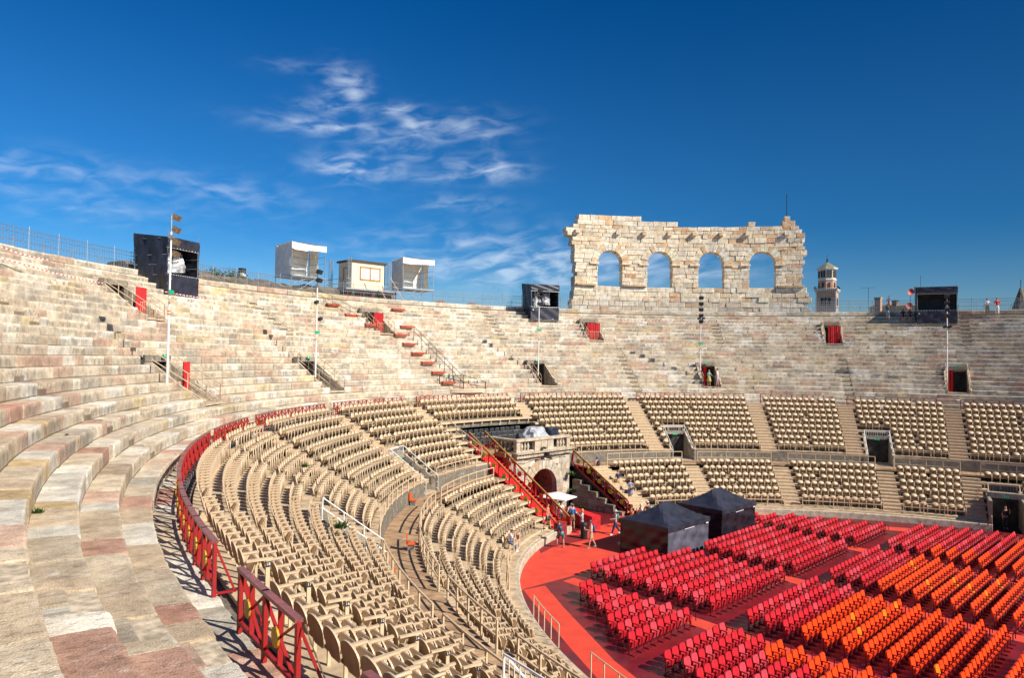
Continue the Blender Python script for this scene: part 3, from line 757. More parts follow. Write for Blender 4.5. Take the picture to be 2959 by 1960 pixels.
# ------------------------------------------------------------------ red railings on the lowest stone tier
def brace_rail(pts, label, cat='railing', h=.92, topw=.10, disc=True, group=None, post_every=1, mats=None, zoff=0):
    """posts at pts, flat cap on top, kick rail, crossed braces with a gold disc where they meet"""
    r = thing('braced_railing', label, cat, pts[0], 0, group); o0 = Vector(pts[0])
    P = [Vector(p)-o0 for p in pts]; U = Vector((0, 0, h))
    cap = MB(); low = MB(); post = MB(); br = MB(); ds = MB()
    for a, b in zip(P[:-1], P[1:]):
        d = (b-a).normalized()
        cap.bar(a+U-d*.03, b+U+d*.03, topw, .05); low.bar(a+Vector((0, 0, .16)), b+Vector((0, 0, .16)), .05, .05)
        lo, hi = Vector((0, 0, .18)), U-Vector((0, 0, .03)); mid = (a+b)/2
        nd = Vector((-d.y, d.x, 0))*.012
        br.bar(a+lo+nd, b+hi+nd, .045, .02); br.bar(a+hi-nd, b+lo-nd, .045, .02)
        br.bar(mid+lo, mid+hi, .07, .022)
        if disc:
            c = mid+(lo+hi)/2; t = Vector((-d.y, d.x, 0)); ds.tube(c+t*.05, c+t*.075, .13, 12)
    for a in P: post.bar(a, a+U, .06, .06)
    for a in (P[0], P[-1]):                       # raking stay at each end
        t = (P[1]-P[0]).normalized(); n_ = Vector((t.y, -t.x, 0)); 
        if (a+o0).xy.length < (a+o0+n_).xy.length: n_ = -n_
        post.bar(a+U*.95, a+n_*.34+Vector((0, 0, .05)), .035, .035); post.bar(a+Vector((0, 0, .06)), a+n_*.36+Vector((0, 0, .06)), .035, .035)
    cap.ob('top_rail', M['redtop'], r); low.ob('bottom_rail', M['redm'], r); post.ob('posts', M['redm'], r); br.ob('braces', M['redm'], r)
    if disc: ds.ob('discs', M['gold'], r)
    return r
segs = [(3.20, 2.985), (2.943, 2.886), (2.844, 2.697), (2.683, 2.404), (2.379, 2.240), (2.207, 1.974), (1.944, 1.746), (1.704, 1.463), (1.428, 1.176), (1.138, .880), (.842, .701), (.652, .594), (.573, .473), (.428, .15)]
where = ['running out of the picture at the bottom', 'nearest the camera, with four crossed bays and a hanging chain', 'tall in the left foreground, curving away along the stone step', 'curving from the left foreground round the bend', 'short one after the bend on the left', 'long one in the left middle distance',
         'left of the curved balcony', 'below the curved pale balcony', 'right of the balcony, behind the stone arch', 'below the doorway with two visitors', 'right of the centre doorway', 'shortest one on the right', 'short one near the right edge', 'last one at the right edge']
for k, (a, b) in enumerate(segs):
    L = abs(a-b)*speed((a+b)/2, 14.15); n = max(1, round(L/1.02)); brace_rail([pt(a+(b-a)*i/n, 14.15, 8.07) for i in range(n+1)], 'red braced railing '+where[k], group='red railings behind the top row of seats')
# chain across the aisle opening by the nearest railing
ch = MB(); a, b = pt(2.945, 14.1, 8.95), pt(2.985, 14.05, 8.1)
for k in range(26):
    u = k/26; v = (k+1)/26; f = lambda q: a.lerp(b, q)-Vector((0, 0, .35*4*q*(1-q)*.5)); ch.tube(f(u), f(v), .006 if k % 2 else .011, 5)
tag(ch.ob('chain', M['rust']), 'rusty chain hanging from the end post of the nearest red railing', 'chain')

# ------------------------------------------------------------------ beige guard rails
def guard(name, pts, label, m_, h=1.0, r=.028, rails=(1.0, .55), post=True, boards=False, group=None):
    t = thing(name, label, 'guard rail', pts[0], 0, group); o0 = Vector(pts[0]); P = [Vector(p)-o0 for p in pts]
    po, ra = MB(), MB()
    for a in P: po.bar(a, a+Vector((0, 0, h)), r*2, r*2)
    for k in rails:
        for a, b in zip(P[:-1], P[1:]): ra.bar(a+Vector((0, 0, h*k)), b+Vector((0, 0, h*k)), r*1.9, r*1.9)
    po.ob('posts', m_, t); ra.ob('rails', m_, t); return t
def ring_guard(name, d, z, t0, t1, step, label, **kw):
    L = abs(t1-t0)*speed((t0+t1)/2, d); n = max(1, round(L/step)); return guard(name, [pt(t0+(t1-t0)*i/n, d, z) for i in range(n+1)], label, M['beige'], **kw)
def minus(t0, t1, holes):
    out = []; cur = t0
    for a, b in sorted(holes):
        if b <= t0 or a >= t1: continue
        if a > cur: out.append((cur, a))
        cur = max(cur, b)
    if cur < t1: out.append((cur, t1))
    return [x for x in out if x[1]-x[0] > .02]
ord2 = ordn+['twelfth', 'thirteenth', 'fourteenth', 'fifteenth', 'sixteenth', 'seventeenth', 'eighteenth']
ax_ = lambda t, w_, d: ((t-w_/2/speed(t, d)), (t+w_/2/speed(t, d)))
xc = (t_at_x(5.0, 7.3), t_at_x(-3.6, 7.3))
for k, (a, b) in enumerate(minus(.18, 3.1, [ax_(t, w_+.2, 7.3) for t, w_ in UA if not 1.3 < t < 1.8]+[ax_(t, 2.1, 7.3) for t, w_ in VOM]+[(t_at_x(5.0, 7.3), t_at_x(-5.5, 7.3))])):
    ring_guard('guard_rail', 7.27, 3.9, a, b, 1.35, f'beige guard rail before the lowest upper row, {ord2[k]} length from the right', h=.95, rails=(1.0, .42), group='guard rails above the walkway')
xl = (t_at_x(7.1, 5.5), t_at_x(-5.5, 5.5))
for k, (a, b) in enumerate(minus(.18, 3.1, [ax_(t, w_+.1, 5.5) for t, w_ in LA]+[xl])):
    ring_guard('guard_rail', 5.47, 3.34, a, b, 1.25, f'beige guard rail on the inner edge of the walkway, {ord2[k]} length from the right', h=1.0, rails=(1.0, .5), group='guard rails along the walkway')
for k, (a, b) in enumerate(minus(.18, 2.30, [ax_(t, w_+.1, 1.) for t, w_ in LA]+[g_, (t_at_x(7.1, 1.), t_at_x(-9.3, 1.))])):
    ring_guard('guard_rail', 1.02, .50, a, b, 1.3, f'beige guard frame before the front row, {ord2[k]} length from the right', h=1.0, rails=(1.0, .62, .1), group='guard frames before the front row')
for k, (a, b) in enumerate([(2.385, 2.505), (2.60, 2.72)]):
    ring_guard('guard_rail', .40, .52, a, b, .95, ['thin beige handrail on the kerb beside the red carpet, upper one', 'thin beige handrail on the kerb at the bottom of the picture'][k], h=.95, rails=(1.0,), r=.02, group='handrails on the kerb')
# modest steel loops where an aisle meets the walkway
def vomitory(t, hw, zf, df, db, mt, label, sign=True, curtain=None, slope=True, rearbars=True, h=2.2, person=None, railh=1.0, gate=False):
    depth = db-df; r = thing('stair_railing', label, 'stair railing', pt(t, df, zf), rzt(t), 'railings round the stairway openings')
    ra = MB()
    for s in (-1, 1):
        x = s*(hw+.06); a = Vector((x, -.15, railh*.98)); b = Vector((x, depth+.05, h+.55)); bot = Vector((x, -.15, 0))
        for k in (1.0, .55, .15) if slope else (1.0, .5):
            ra.tube(a-Vector((0, 0, (1-k)*railh)), b-Vector((0, 0, (1-k)*railh)), .026, 6)
        for u in (0, .33, .66, 1.0):
            p = a.lerp(b, u); ra.tube(p, p-Vector((0, 0, railh)), .026, 6)
        ra.tube(a, a-Vector((0, 0, railh)), .026, 6)
    yb = depth+.05
    for z in (h+.55, h-.05): ra.tube((-(hw+.06), yb, z), (hw+.06, yb, z), .026, 6)
    if rearbars:
        n = 11
        for k in range(1, n): x = -(hw+.06)+2*(hw+.06)*k/n; ra.tube((x, yb, h-.05), (x, yb, h+.55), .011, 5)
    ra.ob('rails', mt, r)
    return r
def exit_sign(t, d, z, label, x=0.0):
    T = frame(t, d, z); s = MB(); s.box((x, 0, 0), (.46, .05, .17)); o = s.ob('exit_sign', M['green'], None, loc=T.translation, rz=rzt(t)); tag(o, label, 'exit sign', 'green exit signs over the openings')
    w_ = MB(); w_.box((x-.11, -.028, .0), (.035, .006, .10)); w_.box((x-.11, -.028, .065), (.03, .006, .03)); w_.bar((x-.13, -.028, -.02), (x-.07, -.028, .03), .012, .006); w_.bar((x-.02, -.028, 0), (x+.13, -.028, 0), .02, .006); w_.prism([(x+.13, .04), (x+.18, 0), (x+.13, -.04)], -.031, -.025); w_.ob('pictogram', M['white'], o)
low_names = ['left foreground opening behind the tall lamp post', 'opening left of the long handrail stair', 'opening right of the curved balcony', 'opening in the middle with two visitors', 'opening at the right edge']
up_names = ['upper opening under the left black scaffold', 'upper opening under the site cabin', 'upper opening below the ruined arches', 'upper opening below the bell tower']
for k, (t, hw, zf) in enumerate(LOWV):
    df = td(1)-(17.58-(zf+.35))/.64; db = df+2.75
    vomitory_recess(t, hw, zf, ('stone '+low_names[k], 'openings in the lower stone tiers'), None, df, db)
    vomitory(t, hw, zf, df, db, M['beige'], 'beige stair railing round the '+low_names[k])
    exit_sign(t, db-.25, zf+2.45, 'green exit sign over the '+low_names[k], 0 if k else .1)
for k, (t, hw, zf) in enumerate(UPV):
    df = td(1)-(17.58-(zf+.35))/.64; db = df+2.75
    vomitory_recess(t, hw, zf, ('stone '+up_names[k], 'openings in the upper stone tiers'), None, df, db)
    vomitory(t, hw, zf, df, db, M['beige'], 'beige stair railing round the '+up_names[k])
bn = ['white railed opening in the upper seats near the right edge', 'white railed opening in the upper seats right of the gazebos', 'white railed opening left of the black chairs', 'white railed opening over the bend of the walkway', 'white railed opening at the very bottom of the picture']
for k, (t, hw) in enumerate(VOM):
    r = thing('stairway_opening', 'shaded '+bn[k].replace('white railed ', ''), 'doorway', pt(t, 7.25, 3.35), rzt(t), 'openings on to the walkway')
    b = MB()
    for s in (-1, 1): b.prism([(0, -.1), (2.9, -.1), (2.9, 2.5), (2.4, 2.4), (.2, .85), (0, .8)], s*(hw-.0), s*(hw+.16), ax='x')
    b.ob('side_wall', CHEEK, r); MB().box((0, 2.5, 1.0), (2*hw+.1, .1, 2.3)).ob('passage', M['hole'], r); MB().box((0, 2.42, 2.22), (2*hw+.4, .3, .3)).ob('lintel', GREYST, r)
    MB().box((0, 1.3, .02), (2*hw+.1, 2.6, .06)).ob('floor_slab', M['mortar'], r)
    vomitory(t if k < 4 else t-.006, hw, 3.35, 7.25, 9.6 if k < 4 else 8.7, M['white'], bn[k], h=2.3); exit_sign(t, 9.4, 5.45, 'green exit sign in the '+bn[k].replace('white railed ', ''))
# gate on to the floor at the right
t, hw = GATE; r = thing('stairway_opening', 'tall dark gateway on to the arena floor at the right edge', 'doorway', pt(t, .4, 0), rzt(t))
b = MB()
for s in (-1, 1): b.box((s*(hw+.1), 1.9, 1.0), (.2, 3.8, 2.4))
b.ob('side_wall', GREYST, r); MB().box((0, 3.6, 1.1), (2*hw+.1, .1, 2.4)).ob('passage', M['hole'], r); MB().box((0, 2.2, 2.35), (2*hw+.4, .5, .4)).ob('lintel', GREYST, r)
vomitory(t, hw, .05, .4, 3.9, M['beige'], 'beige stair railing round the gateway on to the floor', h=2.4); exit_sign(t, 1.9, 2.35, 'green exit sign over the gateway on to the floor')
# red curtains
def curtain(t, d, z, wd, h, x, label):
    n = 22; v = []; f = []
    for k in range(n+1):
        xx = x-wd/2+wd*k/n; yy = .035*math.sin(k*1.9)+.02*math.sin(k*.7)
        v += [(xx, yy, 0), (xx, yy*.8, h)]
    for k in range(n): f.append((2*k, 2*k+2, 2*k+3, 2*k+1))
    vb = [(a, b+.02, c) for a, b, c in v]; mb = MB(); mb.add(v, f); mb.add(vb, [q[::-1] for q in f])
    tag(mb.ob('curtain', M['redcloth'], None, loc=pt(t, d, z), rz=rzt(t)), label, 'curtain', 'red curtains in the openings')
for (t, hw, zf), l, x, wd in ((UPV[0], up_names[0], .1, 1.0), (UPV[1], up_names[1], -.2, 1.1), (UPV[2], up_names[2], 0, 1.5), (UPV[3], up_names[3], .15, 1.25)):
    df = td(1)-(17.58-(zf+.35))/.64; curtain(t, df+.95, zf, wd, 2.0, x, 'red curtain hanging in the '+l)
curtain(LOWV[0][0], 18.0, 9.6, .7, 2.1, -.45, 'red curtain in the '+low_names[0]); curtain(LOWV[4][0], 17.6, 9.6, .4, 2.1, -.62, 'narrow red curtain in the '+low_names[4]); curtain(LOWV[3][0], 17.6, 9.6, .35, 2.0, -.66, 'narrow red curtain beside the two visitors'); 
# small gates of bars in front of the upper openings
for (t, hw, zf), l in zip(UPV, up_names):
    df = td(1)-(17.58-(zf+.35))/.64; g = MB()
    for k in range(10): g.tube((-.75+1.5*k/9, 0, .05), (-.75+1.5*k/9, 0, 1.0), .014, 5)
    for z in (.05, 1.0): g.tube((-.75, 0, z), (.75, 0, z), .02, 5)
    if l != up_names[3]: tag(g.ob('barred_gate', M['beige'], None, loc=pt(t, df+.35, zf), rz=rzt(t)), 'low beige barred gate across the '+l, 'gate', 'barred gates')

# ------------------------------------------------------------------ mesh fence round the rim
fn = thing('rim_fence', 'long steel mesh fence on scaffold posts round the rim', 'fence')
t = .16; k = 0; ts_ = []
while t < 2.45: ts_.append(t); t += 2.45/speed(t, 30.7)
for a, b in zip(ts_[:-1], ts_[1:]):
    pa, pb = pt(a, 30.7, 18.12), pt(b, 30.7, 18.12)
    MB().tube(pa, pa+Vector((0, 0, 1.62)), .026, 6).ob('post', M['steel'], fn)
    mb = MB()
    for z in (.18, .62, 1.10, 1.40): mb.tube(pa+Vector((0, 0, z)), pb+Vector((0, 0, z)), .018, 5)
    n = 11
    for i in range(1, n): p = pa.lerp(pb, i/n); mb.tube(p+Vector((0, 0, .1)), p+Vector((0, 0, 1.38)), .011, 4)
    for i in range(1, 7): mb.tube(pa+Vector((0, 0, .1+i*.2)), pb+Vector((0, 0, .1+i*.2)), .009, 4)
    mid = pa.lerp(pb, .5); nx, ny = nrm((a+b)/2); o = Vector((nx, ny, 0)); mb.tube(mid+Vector((0, 0, .9)), mid, .02, 5); mb.tube(mid+Vector((0, 0, .85)), mid-o*.0+(pb-pa).normalized()*.35, .016, 5)
    mb.ob('mesh_panel', M['steel'], fn)

# ------------------------------------------------------------------ stone box with the arch
bx0, bx1, by = -1.62, 4.72, 39.4
ab = thing('arched_tribune', 'old stone tribune with a round arch and a balustrade on top', 'tribune', (1.55, by, 0))
cxm = 1.55; sp, rad = 1.85, 1.55; core = MB()
def wallpoly(x0, x1, z0, z1): core.box((((x0+x1)/2)-cxm, .45, (z0+z1)/2), (x1-x0, .8, z1-z0))
# front wall as ashlar blocks clipped round the arch
st = MB(); z = 0.0
hs = [.55, .5, .52, .55, .5, .5, .55, .5, .56]; row = 0
while z < 4.55:
    h = min(hs[row % 9], 4.6-z); x = bx0; row += 1
    zm = z+h/2
    while x < bx1-.05:
        L = min(random.uniform(.55, 1.15), bx1-x)
        if bx1-x-L < .3: L = bx1-x
        a, b = x, x+L; R2 = 2.32
        half = R2 if zm < sp else (math.sqrt(max(0, R2*R2-(zm-sp)**2)))
        parts = []
        lo, hi = cxm-half, cxm+half
        if b <= lo or a >= hi: parts = [(a, b)]
        else:
            if a < lo: parts.append((a, lo))
            if b > hi: parts.append((hi, b))
        for (p, q) in parts:
            if q-p < .04: continue
            o = random.uniform(-.025, .025); c = tone(.72 if random.random() < .5 else .9); st.box(((p+q)/2-cxm, .2+o, z+h/2), (q-p-.015, .4, h-.015), col=c)
        x += L
    z += h
# voussoirs
for k in range(15):
    a0, a1 = math.pi*k/15+.006, math.pi*(k+1)/15-.006; r1 = 2.34+(.10 if k == 7 else random.uniform(-.03, .03))
    poly = [(rad*math.cos(a0), sp+rad*math.sin(a0)), (r1*math.cos(a0), sp+r1*math.sin(a0)), (r1*math.cos(a1), sp+r1*math.sin(a1)), (rad*math.cos(a1), sp+rad*math.sin(a1))]
    n0 = len(st.f); st.prism(poly, -.06+random.uniform(-.015, .015), .42); c = tone(.85)
    for i in range(n0, len(st.f)): st.c[i] = c
for s in (-1, 1):
    for k in range(4):
        n0 = len(st.f); c = tone(.8); st.box((s*1.94, .18, .23+k*.465), (.79, .5, .45), col=c)
st.ob('ashlar_front', RUIN, ab)
# solid mass behind: barrel vault recess 2.4 m deep
cr_ = MB(); half = 3.15; n = 24
prof = [(-half, 0), (-half, 4.5), (half, 4.5), (half, 0), (rad+.12, 0), (rad+.12, sp)]+[((rad+.12)*math.cos(math.pi*k/n), sp+(rad+.12)*math.sin(math.pi*k/n)) for k in range(1, n)]+[(-rad-.12, sp), (-rad-.12, 0)]
# built from slices so that the concave outline stays clean
for k in range(n):
    a0, a1 = math.pi*k/n, math.pi*(k+1)/n; x0_, x1_ = (rad+.1)*math.cos(a1), (rad+.1)*math.cos(a0); z0_, z1_ = sp+(rad+.1)*math.sin(a1), sp+(rad+.1)*math.sin(a0)
    cr_.prism([(x0_, z0_), (x0_, 4.6), (x1_, 4.6), (x1_, z1_)], .38, 5.2)
for s in (-1, 1): cr_.prism([(s*(rad+.1), 0), (s*(rad+.1), 4.6), (s*half, 4.6), (s*half, 0)], .38, 5.2)
cr_.ob('masonry_core', GREYST, ab)
vb = MB()                                          # brick lining of the arch reveal
for k in range(26):
    a0, a1 = math.pi*k/26+.004, math.pi*(k+1)/26-.004
    for y0 in (.42, 1.02, 1.62):
        n0 = len(vb.f); ro = rad+.12; vb.prism([(rad*1.005*math.cos(a0), sp+rad*1.005*math.sin(a0)), (ro*math.cos(a0), sp+ro*math.sin(a0)), (ro*math.cos(a1), sp+ro*math.sin(a1)), (rad*1.005*math.cos(a1), sp+rad*1.005*math.sin(a1))], y0, y0+.59)
        c = (.34*random.uniform(.7, 1.15), .15*random.uniform(.7, 1.2), .09); 
        for i in range(n0, len(vb.f)): vb.c[i] = c
for s in (-1, 1):
    for k in range(6):
        for y0 in (.72, 1.32, 1.92): vb.box((s*(rad+.05), y0, .155+k*.31), (.1, .58, .30), col=(.32*random.uniform(.7, 1.15), .15*random.uniform(.7, 1.2), .10))
vb.ob('brick_reveal', RUIN, ab)
dr = MB(); dr.box((0, 2.05, sp/2+.1), (2*rad, .1, sp+.2))
for k in range(n): 
    a0, a1 = math.pi*k/n, math.pi*(k+1)/n; dr.prism([(0, sp), (rad*math.cos(a0), sp+rad*math.sin(a0)), (rad*math.cos(a1), sp+rad*math.sin(a1))], 2.0, 2.1)
for k in range(9): dr.box((-1.35+k*.34, 1.985, 1.6), (.02, .03, 3.2))
dr.ob('door', M['redcloth'], ab)
cn = MB(); cn.box((0, .1, 4.62), (2*half+.3, .7, .34)); cn.box((0, .02, 4.82), (2*half+.5, .9, .10)); cn.box((-half-.02, 2.6, 4.66), (.34, 4.6, .4)); cn.box((half+.02, 2.6, 4.66), (.34, 4.6, .4)); cn.ob('cornice', CHEEK, ab)
bal = thing('balustrade', 'pale stone balustrade with turned balusters on the tribune', 'balustrade', (1.55, by, 4.87))
pd = MB()
for x in (-2.95, -.75, .0, .75, 2.95): pd.box((x, .12, .42), (.42 if abs(x) > 1 else .7, .34, .84))
pd.box((-1.85, .2, .06), (1.9, .3, .12)); pd.box((1.85, .2, .06), (1.9, .3, .12)); pd.ob('pedestals', LEDGE, bal)
PB = [(.0, .10), (.11, .10), (.11, .16), (.07, .20), (.12, .32), (.135, .42), (.10, .55), (.065, .66), (.10, .74), (.10, .84), (0, .84)]
for x in (-2.45, -2.1, -1.75, 1.75, 2.1, 2.45): MB().lathe(PB, (x, .12, 0), 12).ob('baluster', LEDGE, bal, smooth=True)
for y in (.8, 1.2, 1.6, 2.0): MB().lathe(PB, (-3.0, y, 0), 10).ob('baluster', GREYST, bal, smooth=True)
cp_ = MB(); cp_.box((0, .12, .93), (6.5, .52, .16)); cp_.box((0, .12, 1.02), (6.4, .44, .04)); cp_.box((-3.0, 2.0, .93), (.5, 3.3, .16)); cp_.box((3.0, 2.0, .93), (.5, 3.3, .16)); cp_.ob('coping', LEDGE, bal)
pdk = MB()
for k in range(4): pdk.box((.6, 40.4+k*1.15, 4.72+k*.17), (8.6 if k else 6.0, 1.16, .34))
tag(pdk.ob('stage_platform', M['beige_dark']), 'brown stepped platform of black chairs on top of the stone tribune', 'platform')
# box of the platform seen from the left, and the stair block below it
# black chairs
def black_chair(loc, rz, lab, proto=[None]):
    if proto[0]: return dup(proto[0], loc, rz, lab, 'black chairs on the tribune')
    r = thing('stacking_chair', lab, 'chair', loc, rz, 'black chairs on the tribune'); proto[0] = r
    b = MB(); b.box((0, .2, .68), (.42, .03, .26), M=Matrix.Rotation(R(-10), 3, 'X')); b.ob('backrest', M['black'], r); MB().box((0, 0, .44), (.42, .42, .04)).ob('seat', M['black'], r)
    f = MB()
    for s in (-1, 1): f.path([(s*.22, -.2, 0), (s*.22, -.2, .62), (s*.22, .2, .62)], .014, 5); f.path([(s*.22, .2, 0), (s*.22, .21, .6), (s*.2, .26, .86)], .014, 5)
    f.tube((-.2, .26, .86), (.2, .26, .86), .014, 5); f.ob('frame', M['steel'], r); return r
for k in range(4):
    for i in range(12):
        x = -3.3+i*.6+(.15 if k % 2 else 0)
        if k == 0 and x < -.8: continue
        if x > 3.6: continue
        black_chair((x, 40.75+k*1.1, 4.90+k*.17), rng.normal(0, .08), f'black metal framed chair on the tribune, {["front", "second", "third", "rear"][k]} row')
# wrapped equipment
def blob(name, c, size, m_, label, cat, seed, n=14, top=.6):
    rs = np.random.RandomState(seed); mb = MB(); mz = 9; vs = []
    for j in range(mz+1):
        v = j/mz
        for i in range(n):
            a = 2*math.pi*i/n; sq = 1/max(abs(math.cos(a)), abs(math.sin(a)))**.75; k = (1-(v**3)*(1-top))*(1+.10*math.sin(i*2.3+j)+rs.normal(0, .05)); vs.append((c[0]+size[0]/2*math.cos(a)*sq*k, c[1]+size[1]/2*math.sin(a)*sq*k, c[2]+size[2]*v+rs.normal(0, .02)))
    fs = [(j*n+i, j*n+(i+1) % n, (j+1)*n+(i+1) % n, (j+1)*n+i) for j in range(mz) for i in range(n)]+[tuple(mz*n+i for i in range(n))]
    mb.add(vs, fs); o = mb.ob(name, m_, None); return tag(o, label, cat)
M['plastic'].node_tree.nodes['Principled BSDF'].inputs['Alpha'].default_value = .62
blob('plastic_cover', (1.55, 40.35, 4.9), (2.3, 1.3, 1.75), M['plastic'], 'clear plastic sheet draped over equipment on the tribune', 'plastic sheet', 3)
eq = thing('mixing_desk', 'grey technical desk with screens under the clear plastic sheet', 'desk', (1.5, 40.4, 4.9)); MB().box((0, 0, .45), (1.7, .7, .9)).ob('cabinet', M['dark'], eq); MB().box((.1, .05, 1.2), (1.1, .3, .5)).ob('screen_case', M['steel'], eq)
blob('covered_spotlight', (-.35, 40.3, 4.9), (.7, .6, 1.35), M['blackfab'], 'black covered spotlight left of the plastic sheet', 'spotlight', 5, top=.5)
blob('covered_spotlight', (3.6, 40.4, 4.9), (1.2, .6, 1.6), M['navy'], 'navy covered spotlight right of the plastic sheet', 'spotlight', 8, top=1.15)
# floodlight and cable on the cornice
fl_ = thing('floodlight', 'small black floodlight clamped above the keystone of the arch', 'floodlight', (1.5, 39.0, 4.6)); MB().box((0, 0, 0), (.30, .22, .34), M=Matrix.Rotation(.4, 3, 'X')).ob('housing', M['black'], fl_); MB().bar((.2, -.05, .05), (1.1, -.1, -.08), .1, .08).ob('bracket', M['steel'], fl_)
cb = MB(); ps = [Vector((-1.5+k*.42, 38.98, 4.42-.10*math.sin(k*.9))) for k in range(15)]; cb.path([tuple(p) for p in ps], .02, 5); tag(cb.ob('cable', M['black']), 'black cable sagging along the cornice of the tribune', 'cable')

# ------------------------------------------------------------------ red staircases with gold handrails
M['redstair'] = mat('stair_rail_red', (.50, .014, .012), .45, var=.15)
def stair_rail(a, b, label, dc):
    """a = foot of the bottom post, b = foot of the top post"""
    a, b = Vector(a), Vector(b); r = thing('ornate_handrail', label, 'handrail', a); d = b-a; n = max(2, round(Vector((d.x, d.y, 0)).length/1.13)); P = [d*(k/n) for k in range(n+1)]; U = Vector((0, 0, 1.10))
    po, br, tp, gl, ds = MB(), MB(), MB(), MB(), MB(); s = Vector((d.y, -d.x, 0)).normalized()
    for p in P: po.bar(p, p+U, .075, .075)
    tp.bar(U, d+U, .05, .09); tp.bar(Vector((0, 0, .08)), d+Vector((0, 0, .08)), .045, .06)
    gl.tube(U+Vector((0, 0, .09)), d+U+Vector((0, 0, .09)), .035, 6); gl.tube(U+Vector((0, 0, .03))+s*.07, d+U+Vector((0, 0, .03))+s*.07, .022, 6)
    for p, q in zip(P[:-1], P[1:]):
        c = (p+q)/2+Vector((0, 0, .58))
        for e in (p+U, q+U, p+Vector((0, 0, .1)), q+Vector((0, 0, .1))): br.bar(c, e, .03, .022)
        ds.tube(c-s*.035, c+s*.035, .20, 14)
    po.ob('posts', M['redstair'], r); br.ob('braces', M['redstair'], r); tp.ob('rails', M['redstair'], r); gl.ob('gold_handrail', M['goldrail'], r); ds.ob('discs', dc, r); return r
SL = 5.15/8.65; ytop = 42.3
zst = lambda y: max(0, (y-33.45)*SL)
M['gold2'] = mat('copper_disc', (.45, .13, .02), .45, .1, var=.2)
M['gold3'] = mat('yellow_disc', (.62, .42, .03), .5, .0, var=.15)
sc = thing('red_staircase', 'steep red carpeted staircase left of the stone arch', 'staircase', (-3.03, 33.35, .0))
n = 30; tr_ = MB()
for k in range(n): y = k*.30; tr_.box((0, y+.15, (k+1)*.30*SL/2-.01), (1.50, .30, (k+1)*.30*SL))
tr_.ob('carpeted_steps', M['stair'], sc)
sw = MB()
for x in (-.80, .80): sw.prism([(-.15, 0), (9.1, 0), (9.1, 9.1*SL+.05), (-.15, .12)], x-.04, x+.04, ax='x')
sw.ob('stringers', M['redcloth'], sc)
stair_rail((-3.84, 33.4, -.08), (-3.84, 42.3, 5.2), 'red braced handrail with yellow discs on the left side of the red staircase', M['gold3'])
stair_rail((-2.22, 33.4, -.08), (-2.22, 42.3, 5.2), 'red braced handrail with copper discs on the arch side of the red staircase', M['gold2'])
MB_ = MB(); MB_.bar((-2.22, 42.3, 6.28), (-2.22, 43.2, 6.28), .06, .06)
guard('stair_railing', [(-4.0, 45.35, 6.5), (-4.0, 43.0, 5.45), (-4.0, 40.7, 4.43)], 'beige ramp railing at the top of the red staircase, left of the black chairs', M['beige'], h=1.0)
# right flight: black side wall, stepped stones in front
rs = thing('side_wall_panel', 'black triangular side wall of the right hand stairs', 'wall panel', (5.42, 34.3, 0)); MB().prism([(0, 0), (5.2, 0), (5.2, 3.35), (0, .25)], -.03, .03, ax='x').ob('panel', M['black'], rs); MB().prism([(0, .15), (5.2, 3.25), (5.2, 3.42), (0, .32)], -.06, .06, ax='x').ob('stringer', M['redm'], rs)
stair_rail((5.42, 34.0, .05), (5.42, 39.6, 3.4), 'red braced handrail with gold discs right of the stone arch', M['gold'])
ss_ = MB()
for k in range(6):
    hh = 2.3-k*.40
    for m_ in range(int(hh/.45)+1):
        z0_ = m_*.45; h_ = min(.44, hh-z0_)
        if h_ > .05: ss_.box((5.12, 38.8-k*.85+random.uniform(-.03, .03), z0_+h_/2), (.45, .84, h_-.01), col=tone(.42))
o = ss_.ob('stepped_stones', RUIN); tag(o, 'stepped grey old stones beside the arch, under the black side wall', 'stone steps')
# filling masonry on the left between stair and tribune
fm = MB(); fm.box((-1.9, 42.3, 2.4), (.45, 5.4, 4.8)); tag(fm.ob('infill_wall', GREYST), 'rough grey wall between the red staircase and the tribune', 'wall')
nw = MB(); nw.box((3.2, 34.6, .0), (.1, .1, .1))
wp = MB(); wp.prism([(0, 0), (6.5, 0), (6.5, 3.8), (0, .1)], -.02, .02, ax='x'); tag(wp.ob('white_panel', M['white'], None, loc=(-2.12, 33.9, 0)), 'white panel closing the side of the red staircase', 'panel')
# red counter, umbrella, bin
rc = thing('red_counter', 'long low red box by the foot of the arch', 'counter', (.2, 34.2, 0), R(74)); b = MB(); b.box((0, 0, .48), (3.3, .75, .96)); b.ob('body', M['redcloth'], rc); MB().box((0, 0, .975), (3.36, .8, .03)).ob('top', M['stair'], rc)
um = thing('parasol', 'square white parasol beside the red staircase', 'parasol', (-.7, 36.0, 0), R(12)); c = MB(); q = [(-.95, -1.2), (.95, -1.2), (.95, 1.2), (-.95, 1.2)]
vs = [(a, b_, 1.95) for a, b_ in q]+[(a, b_, 1.89) for a, b_ in q]+[(0, 0, 2.30), (0, 0, 2.24)]; c.add(vs, [(0, 1, 8), (1, 2, 8), (2, 3, 8), (3, 0, 8), (5, 4, 9), (6, 5, 9), (7, 6, 9), (4, 7, 9), (0, 4, 5, 1), (1, 5, 6, 2), (2, 6, 7, 3), (3, 7, 4, 0)]); c.ob('canopy', M['white'], um); MB().tube((0, 0, 0), (0, 0, 2.3), .025, 8).ob('pole', M['steel'], um); MB().box((0, 0, .04), (.5, .5, .08)).ob('base', M['dark'], um)
